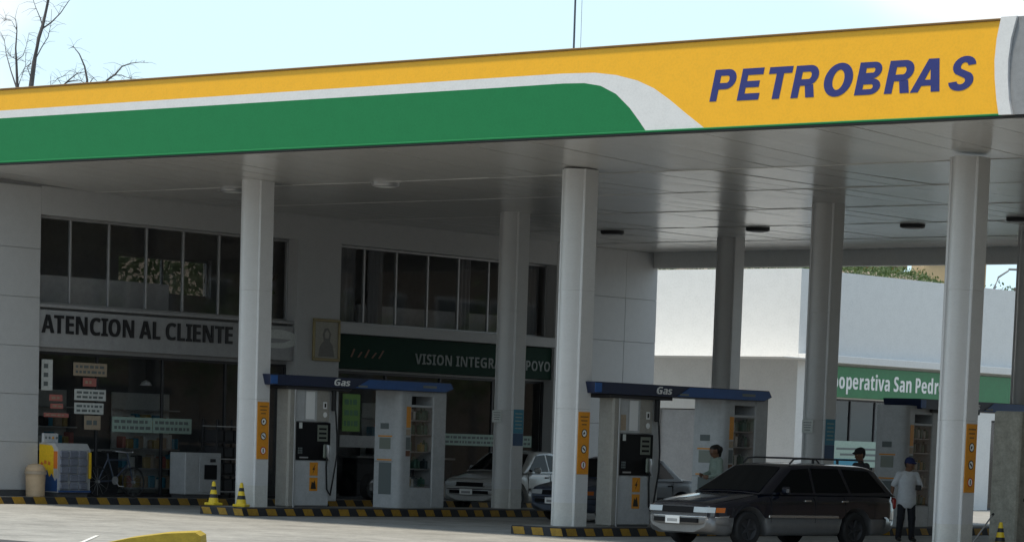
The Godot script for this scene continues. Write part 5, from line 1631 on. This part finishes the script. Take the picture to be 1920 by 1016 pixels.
	var pl := obj("number_plate", MB.new().box(Vector3(-0.082, 0.44, -0.06), Vector3(0.012, 0.13, 0.34), 0.003), M.letter_white, t)
	obj("plate_print", MB.new().box(Vector3(-0.0885, 0.43, -0.06), Vector3(0.002, 0.05, 0.24)), M.sign_grey, pl)
	obj("rear_bumper", rear_bumper(W, L, 0.34, 0.54), k.low, t)
	if k.rails:
		for sd in [1.0, -1.0]:
			var z: float = (cabin_z(W, 1.4) - 0.09) * sd
			obj("roof_rail", MB.new().tube([Vector3(k.rails[0], 1.42, z), Vector3(k.rails[0] + 0.10, 1.50, z), Vector3(k.rails[0] + 0.3, 1.515, z), Vector3(k.rails[1] - 0.3, 1.515, z), Vector3(k.rails[1] - 0.10, 1.50, z), Vector3(k.rails[1], 1.42, z)], [0.016], 8), M.shelf_dark, t)
		for x2 in [0.3, 0.62]:
			var xx: float = lerpf(k.rails[0], k.rails[1], x2)
			obj("rail_foot", MB.new().box(Vector3(xx, 1.475, cabin_z(W, 1.4) - 0.09), Vector3(0.05, 0.08, 0.03), 0.006), M.shelf_dark, t)
			obj("cross_bar", MB.new().tube([Vector3(xx, 1.51, -cabin_z(W, 1.4) + 0.09), Vector3(xx, 1.51, cabin_z(W, 1.4) - 0.09)], [0.012], 7), M.shelf_dark, t)
	return t

func cabin_z(W: float, y: float) -> float:
	return W * lerpf(0.955, 0.76, clampf((y - 0.9) / 0.5, 0.0, 1.2))

func bumper(W: float, y0: float, y1: float, x0: float, sg: float) -> MB:
	var p := PackedVector2Array()
	for q in [[0.0, 0.0], [0.35, 0.004], [0.62, 0.03], [0.80, 0.085], [0.93, 0.20], [1.0, 0.42]]: p.append(Vector2(x0 + q[1], W * q[0] * 1.005))
	var o := PackedVector2Array()
	for q in p: o.append(q)
	for i in range(p.size() - 1, -1, -1): o.append(Vector2(p[i].x, -p[i].y))
	o.remove_at(p.size())
	var m := MB.new()
	var rows := []
	for s in [[0.05, 0.0], [0.012, 0.12], [0.0, 0.3], [0.0, 0.75], [0.015, 0.92], [0.06, 1.0]]:
		var row := []
		for i in o.size():
			var q: Vector2 = o[i]
			row.append(Vector3(q.x + s[0], lerpf(y0, y1, s[1]), q.y * (1.0 - s[0] * 0.3)))
		rows.append(row)
	# order the outline from -z to +z
	for r in rows: r.sort_custom(func(a, b): return a.z < b.z)
	m.grid(rows, false, true, 1)
	return m

func rear_bumper(W: float, L: float, y0: float, y1: float) -> MB:
	var m := MB.new()
	var rows := []
	for s in [[0.05, 0.0], [0.01, 0.15], [0.0, 0.4], [0.0, 0.8], [0.05, 1.0]]:
		var row := []
		for q in [[-1.0, 0.40], [-0.93, 0.2], [-0.8, 0.09], [-0.5, 0.02], [0.0, 0.0], [0.5, 0.02], [0.8, 0.09], [0.93, 0.2], [1.0, 0.40]]:
			row.append(Vector3(L + 0.06 - q[1] - s[0], lerpf(y0, y1, s[1]), W * q[0] * 1.005))
		rows.append(row)
	m.grid(rows, false, false, 1)
	return m

func lamp_block(W: float, y0: float, y1: float, f0: float, f1: float, sd: float) -> MB:
	# follows the rounded corner of the nose between two fractions of the half width
	var m := MB.new()
	var rows := []
	for y in [y0, y1]:
		var row := []
		for i in 9:
			var f := lerpf(f0, f1, i / 8.0)
			var x := curve([[0.0, -0.015], [0.80, -0.012], [0.87, 0.03], [0.93, 0.11], [0.98, 0.34], [1.0, 0.5]], f)
			row.append(Vector3(x - 0.012 + (0.015 if y == y1 else 0.0), y, (W * f + 0.006) * sd))
		rows.append(row)
	m.grid(rows, false, sd < 0.0, 1)
	var top := []
	for i in 9: top.append(rows[1][i])
	var back := []
	for i in 9: back.append(rows[1][i] + Vector3(0.10, 0.0, -0.02 * sd))
	m.grid([top, back], false, sd < 0.0, 2)
	return m

func vehicles():
	var est := {"L": 4.62, "W": 0.84, "front": 0.86, "rear": 3.52, "paint": M.car_dark, "low": M.car_silver, "trim": M.chrome, "rim": M.shelf_dark,
		"top": [[0, 0.66], [0.04, 0.70], [0.12, 0.725], [0.5, 0.79], [1.20, 0.90], [1.4, 0.915], [4.3, 0.93], [4.54, 0.91], [4.62, 0.86]],
		"roof": [[1.12, 0.90], [1.88, 1.36], [2.1, 1.405], [2.7, 1.42], [3.9, 1.40], [4.12, 1.36], [4.56, 0.90]],
		"windows": [[Vector2(1.44, 0.94), Vector2(2.00, 1.32), Vector2(2.42, 1.35), Vector2(2.44, 0.94)], [Vector2(2.51, 0.94), Vector2(2.49, 1.35), Vector2(3.18, 1.35), Vector2(3.34, 0.95)], [Vector2(3.42, 0.95), Vector2(3.27, 1.35), Vector2(3.94, 1.325), Vector2(4.30, 0.97)]],
		"handles": [2.28, 3.22], "doors": [1.38, 2.475, 3.24], "screen": [Vector2(1.17, 0.92), Vector2(1.87, 1.345)], "backlight": [Vector2(4.53, 0.95), Vector2(4.14, 1.34)], "rails": [2.08, 4.02]}
	var c := make_car("dark estate car with silver lower body and roof rails, stopped beside the middle island", "car", "estate_car", est)
	place_car(c, Vector3(1.12, 0, 12.0), 2.31 * 1.035, -0.14)
	c.scale = Vector3.ONE * 1.035
	var sal := {"L": 4.2, "W": 0.82, "front": 0.82, "rear": 3.32, "paint": M.car_white, "low": M.car_white, "trim": M.shelf_dark, "rim": M.alloy,
		"top": [[0, 0.66], [0.04, 0.70], [0.12, 0.73], [0.5, 0.79], [1.1, 0.89], [1.3, 0.91], [3.3, 0.93], [3.9, 0.92], [4.15, 0.90], [4.2, 0.84]],
		"roof": [[1.02, 0.90], [1.70, 1.33], [1.95, 1.385], [2.5, 1.39], [2.85, 1.36], [3.45, 0.90]],
		"windows": [[Vector2(1.32, 0.94), Vector2(1.82, 1.30), Vector2(2.22, 1.33), Vector2(2.24, 0.94)], [Vector2(2.30, 0.94), Vector2(2.29, 1.33), Vector2(2.72, 1.30), Vector2(3.10, 0.96)]],
		"handles": [2.10, 2.92], "doors": [1.26, 2.27, 3.0], "screen": [Vector2(1.07, 0.92), Vector2(1.69, 1.315)], "backlight": [Vector2(3.42, 0.93), Vector2(2.90, 1.325)], "rails": null}
	var d := make_car("white saloon car facing left behind the shaded column, before the shop", "car", "saloon_car", sal)
	place_car(d, Vector3(11.95, 0, -3.2), 2.1, 0.16)
	var blu: Dictionary = sal.duplicate()
	blu.paint = M.car_blue
	blu.low = M.car_blue
	var e := make_car("dark blue saloon car in the lane behind the middle front column", "car", "saloon_car", blu)
	place_car(e, Vector3(8.65, 0, 2.45), 2.1, 0.0)

func place_car(c: Node3D, mid: Vector3, half: float, turn: float):
	c.rotation.y = turn
	var off := Basis(Vector3.UP, turn) * Vector3(half, 0, 0)
	c.position = mid - off + Vector3(0, gy(mid.z) + 0.003, 0)

# ==================================================================== people

func hand(f: Field, wrist: Vector3, dir: Vector3, palm: Vector3, curl: float, side: float):
	# palm normal points where the fingers close to; side is +1 when the thumb lies along dir x palm
	var across := dir.cross(palm).normalized()
	var base := wrist + dir * 0.015
	f.bone(wrist - dir * 0.03, base, 0.025, 0.026, 0.02)
	for i in 4:
		var o := across * (0.030 - 0.020 * i)
		f.bone(base + o * 0.6, wrist + dir * 0.085 + o, 0.014, 0.012, 0.012)
		var l: float = [0.030, 0.034, 0.032, 0.026][i]
		var a := wrist + dir * 0.09 + o
		var d1 := (dir * cos(curl * 0.6) + palm * sin(curl * 0.6)).normalized()
		var b := a + d1 * l
		var d2 := (dir * cos(curl * 1.4) + palm * sin(curl * 1.4)).normalized()
		var c := b + d2 * l * 0.85
		f.bone(a, b, 0.0095, 0.0085, 0.006)
		f.bone(b, c, 0.0085, 0.007, 0.005)
	var t0 := base + across * 0.028 * side + dir * 0.012
	var td := (across * side * 0.75 + dir * 0.7 + palm * 0.35).normalized()
	f.bone(t0, t0 + td * 0.035, 0.012, 0.010, 0.008)
	f.bone(t0 + td * 0.035, t0 + td * 0.035 + (dir + palm * 0.5).normalized() * 0.028, 0.010, 0.008, 0.005)

func person(label: String, at: Vector3, turn: float, size: float, k: Dictionary) -> Node3D:
	# faces +Z; joints for a height of 1.75 m, then scaled
	var t := thing("person", label, "person", at, turn)
	var lean: Vector3 = k.get("lean", Vector3.ZERO)            # shift of the shoulders
	var pel := Vector3(0, 0.95, 0)
	var chest := Vector3(0, 1.27, 0.0) + lean * 0.7
	var neck := Vector3(0, 1.46, -0.01) + lean
	var look := Basis(Vector3.UP, k.get("look", 0.0)) * Basis(Vector3.RIGHT, k.get("nod", 0.0))
	var head := neck + look * Vector3(0, 0.165, 0.035)
	var sh := []
	var hip := []
	for s in [1.0, -1.0]:
		sh.append(Vector3(0.185 * s, 1.405, -0.005) + lean * 0.95)
		hip.append(Vector3(0.095 * s, 0.92, 0))
	var el: Array = k.elbow
	var wr: Array = k.wrist
	var kn: Array = k.get("knee", [Vector3(0.115, 0.50, 0.03), Vector3(-0.115, 0.50, 0.03)])
	var an: Array = k.get("ankle", [Vector3(0.125, 0.085, -0.01), Vector3(-0.125, 0.085, -0.01)])
	var flat := Vector3(1, 1, 1.4)
	# body: one continuous skin
	var f := Field.new(Vector3(-0.62, -0.02, -0.45), Vector3(0.62, 1.56, 0.55), 0.018)
	f.bone(pel, chest, 0.145, 0.155, 0.04, flat)
	f.bone(chest, neck + Vector3(0, -0.06, 0), 0.155, 0.09, 0.05, flat)
	f.bone(neck + Vector3(0, -0.05, 0), neck + Vector3(0, 0.08, 0.015), 0.058, 0.052, 0.03)
	for i in 2:
		f.bone(chest + Vector3(0, 0.12, 0), sh[i], 0.07, 0.055, 0.04)
		f.bone(sh[i], el[i], 0.050, 0.040, 0.03)
		f.bone(el[i], wr[i], 0.041, 0.028, 0.02)
		f.bone(hip[i], kn[i], 0.088, 0.055, 0.03)
		f.bone(kn[i], an[i], 0.058, 0.038, 0.02)
		f.bone(an[i], an[i] + Vector3(0.02 * (1 - 2 * i), -0.05, 0.15), 0.036, 0.028, 0.02)
	var m := MB.new()
	f.mesh(m)
	# head and hands on finer grids, joined to the same mesh
	var fh := Field.new(head - Vector3(0.14, 0.17, 0.15), head + Vector3(0.14, 0.16, 0.17), 0.0085)
	var H := func(x, y, z): return head + look * Vector3(x, y, z)
	fh.bone(H.call(0, 0.03, -0.02), H.call(0, 0.025, 0.02), 0.082, 0.078, 0.04)
	fh.bone(H.call(0, -0.03, 0.025), H.call(0, -0.085, 0.055), 0.062, 0.034, 0.04)
	fh.bone(H.call(0, 0.0, 0.09), H.call(0, -0.03, 0.112), 0.012, 0.016, 0.012)
	fh.bone(H.call(-0.022, -0.062, 0.088), H.call(0.022, -0.062, 0.088), 0.009, 0.009, 0.008)
	fh.bone(H.call(-0.04, 0.022, 0.082), H.call(0.04, 0.022, 0.082), 0.011, 0.011, 0.02)
	for s in [1.0, -1.0]:
		fh.bone(H.call(0.079 * s, 0.02, -0.005), H.call(0.081 * s, -0.03, 0.0), 0.016, 0.011, 0.01)
	fh.bone(neck + Vector3(0, -0.02, 0), H.call(0, -0.04, 0.0), 0.054, 0.056, 0.03)
	fh.mesh(m)
	for i in 2:
		var d: Vector3 = k.hand_dir[i]
		var p: Vector3 = k.palm[i]
		var fd := Field.new(wr[i] - Vector3.ONE * 0.20, wr[i] + Vector3.ONE * 0.20, 0.0065)
		hand(fd, wr[i], d.normalized(), p.normalized(), k.curl[i], 1.0 if i == 0 else -1.0)
		fd.mesh(m)
	obj("body", m, M.skin, t)
	for s in [1.0, -1.0]:
		var e := obj("eye", MB.new().box(H.call(0.031 * s, 0.003, 0.089), Vector3(0.024, 0.010, 0.008), 0.003, look), M.eye_white, t)
		obj("pupil", MB.new().box(H.call(0.031 * s, 0.003, 0.0935), Vector3(0.010, 0.010, 0.003), 0.001, look), M.hair, e)
		obj("eyebrow", MB.new().box(H.call(0.032 * s, 0.027, 0.092), Vector3(0.036, 0.008, 0.008), 0.002, look), M.hair, t)
	obj("mouth", MB.new().box(H.call(0, -0.062, 0.0965), Vector3(0.042, 0.005, 0.003), 0.001, look), M.ink_red if false else M.hair, t)
	# shirt
	var s := Field.new(Vector3(-0.55, 0.70, -0.42), Vector3(0.55, 1.52, 0.5), 0.016)
	var loose: float = k.get("loose", 0.03)
	s.bone(Vector3(0, k.hem, 0.0), chest, 0.158 + loose, 0.158 + loose * 0.7, 0.05, flat)
	s.bone(chest, neck + Vector3(0, -0.08, 0), 0.165 + loose * 0.5, 0.092, 0.05, flat)
	for i in 2:
		s.bone(chest + Vector3(0, 0.13, 0), sh[i], 0.075, 0.068, 0.05)
		var sleeve: Vector3 = sh[i].lerp(el[i], k.get("sleeve", 0.8))
		s.bone(sh[i], sleeve, 0.066, 0.064, 0.03)
		if k.get("long", false): s.bone(el[i], el[i].lerp(wr[i], 0.92), 0.058, 0.042, 0.03)
	var sm := MB.new()
	s.mesh(sm)
	var so := obj("shirt", sm, k.shirt, t)
	if k.get("collar", false):
		var vee := MB.new()
		for sd in [1.0, -1.0]:
			vee.prism(PackedVector2Array([Vector2(0.05 * sd, 0.02), Vector2(0.092 * sd, -0.005), Vector2(0.065 * sd, -0.07), Vector2(0.012 * sd, -0.10)]), Transform3D(Basis(Vector3.RIGHT, -0.42), neck + Vector3(0, -0.01, 0.085)), 0.008)
		obj("collar", vee, k.shirt, so)
		obj("open_neck", MB.new().prism(PackedVector2Array([Vector2(-0.045, 0.0), Vector2(0.045, 0.0), Vector2(0.01, -0.20), Vector2(-0.01, -0.20)]), Transform3D(Basis(Vector3.RIGHT, -0.28), neck + Vector3(0, -0.03, 0.080)), 0.012), M.ink_grey, so)
	# trousers
	var tr := Field.new(Vector3(-0.32, 0.04, -0.3), Vector3(0.32, 1.06, 0.34), 0.016)
	tr.bone(pel + Vector3(0, 0.02, 0), pel + Vector3(0, -0.04, 0), 0.160, 0.155, 0.04, flat)
	for i in 2:
		tr.bone(hip[i], kn[i], 0.102, 0.078, 0.04)
		tr.bone(kn[i], an[i] + Vector3(0, 0.0, 0), 0.078, 0.066, 0.03)
	var tm := MB.new()
	tr.mesh(tm)
	obj("trousers", tm, k.trousers, t)
	for i in 2:
		var fs := Field.new(an[i] - Vector3(0.12, 0.10, 0.12), an[i] + Vector3(0.14, 0.08, 0.26), 0.011)
		fs.bone(an[i] + Vector3(0, -0.02, -0.02), an[i] + Vector3(0.02 * (1 - 2 * i), -0.045, 0.15), 0.046, 0.037, 0.03)
		var sm2 := MB.new()
		fs.mesh(sm2)
		obj("shoe", sm2, M.shoe, t)
	# hair and cap
	var fr := Field.new(head - Vector3(0.17, 0.17, 0.24), head + Vector3(0.17, 0.18, 0.24), 0.0085)
	fr.bone(H.call(0, 0.045, -0.035), H.call(0, 0.05, 0.012), 0.086, 0.078, 0.03)
	fr.bone(H.call(0, -0.02, -0.06), H.call(0, 0.02, -0.06), 0.058, 0.07, 0.03)
	if k.get("bun", false):
		fr.bone(H.call(0, 0.06, -0.10), H.call(0, 0.0, -0.16), 0.06, 0.062, 0.03)
		fr.bone(H.call(0, 0.0, -0.16), H.call(0, -0.13, -0.13), 0.055, 0.03, 0.03)
	var hm := MB.new()
	fr.mesh(hm)
	obj("hair", hm, M.hair, t)
	if k.has("cap"):
		var fc := Field.new(head - Vector3(0.17, 0.10, 0.20), head + Vector3(0.17, 0.20, 0.26), 0.0085)
		fc.bone(H.call(0, 0.062, -0.03), H.call(0, 0.062, 0.02), 0.095, 0.088, 0.03)
		fc.bone(H.call(-0.045, 0.052, 0.10), H.call(0.045, 0.052, 0.10), 0.012, 0.012, 0.03)
		fc.bone(H.call(-0.04, 0.045, 0.145), H.call(0.04, 0.045, 0.145), 0.010, 0.010, 0.04)
		fc.bone(H.call(0, 0.048, 0.14), H.call(0, 0.055, 0.07), 0.012, 0.014, 0.04)
		var cm := MB.new()
		fc.mesh(cm)
		obj("cap", cm, k.cap, t)
	t.scale = Vector3.ONE * (size / 1.75)
	return t

func people():
	var facing := -0.87
	# man in a white shirt behind the car: one arm down to the car, the other bent across the chest
	person("person in a loose white short-sleeved shirt and navy cap beside the estate car's rear", Vector3(6.95, gy(11.0) + 0.004, 11.0), facing + 0.25, 1.62, {
		"elbow": [Vector3(0.30, 1.14, 0.02), Vector3(-0.31, 1.15, -0.02)], "wrist": [Vector3(0.20, 1.13, 0.24), Vector3(-0.37, 0.91, 0.06)],
		"hand_dir": [Vector3(-0.6, 0.1, 0.8), Vector3(-0.15, -0.9, 0.3)], "palm": [Vector3(-0.75, 0.0, -0.6), Vector3(1, 0, 0.1)], "curl": [1.1, 0.5],
		"shirt": M.shirt_white, "trousers": M.trousers_dark, "hem": 0.84, "loose": 0.05, "collar": true, "cap": M.cap_navy, "look": 0.5, "nod": 0.12, "sleeve": 0.85,
		"knee": [Vector3(0.125, 0.50, 0.03), Vector3(-0.125, 0.50, 0.03)], "ankle": [Vector3(0.15, 0.085, 0.0), Vector3(-0.14, 0.085, -0.02)]})
	var ph := thing("wallet", "small dark wallet held at the chest by the person in white", "wallet", Vector3(6.95, gy(11.0) + 0.004, 11.0), facing + 0.25)
	obj("cover", MB.new().box(Vector3(0.105, 1.06, 0.335), Vector3(0.02, 0.10, 0.13), 0.006, Basis(Vector3.UP, 0.6)), M.ink_black, ph)
	person("person in dark clothes and a dark cap standing behind the estate car", Vector3(7.68, gy(9.4) + 0.004, 9.4), facing - 1.1, 1.77, {
		"elbow": [Vector3(0.27, 1.13, -0.03), Vector3(-0.27, 1.13, -0.03)], "wrist": [Vector3(0.27, 0.90, 0.10), Vector3(-0.25, 0.92, 0.12)],
		"hand_dir": [Vector3(0.0, -0.85, 0.4), Vector3(0, -0.85, 0.4)], "palm": [Vector3(-1, 0, 0.2), Vector3(1, 0, 0.2)], "curl": [0.6, 0.6],
		"shirt": M.shirt_dark, "trousers": M.trousers_dark, "hem": 0.92, "loose": 0.02, "cap": M.cap_black, "look": 0.1, "nod": 0.1, "long": true, "sleeve": 1.0})
	person("person with dark tied-back hair and a pale green top by the display cabinet", Vector3(4.02, gy(8.3) + 0.173, 8.58), facing - 1.25, 1.60, {
		"elbow": [Vector3(0.25, 1.12, 0.06), Vector3(-0.27, 1.14, 0.05)], "wrist": [Vector3(0.16, 1.05, 0.27), Vector3(-0.15, 1.08, 0.29)],
		"hand_dir": [Vector3(-0.4, 0.0, 0.9), Vector3(0.4, 0.1, 0.9)], "palm": [Vector3(-0.9, 0, -0.4), Vector3(0.9, 0, -0.4)], "curl": [0.9, 0.9],
		"shirt": M.shirt_green, "trousers": M.trousers_dark, "hem": 0.88, "loose": 0.02, "bun": true, "look": 0.3, "nod": 0.25, "lean": Vector3(0, -0.02, 0.06), "long": true, "sleeve": 1.0})
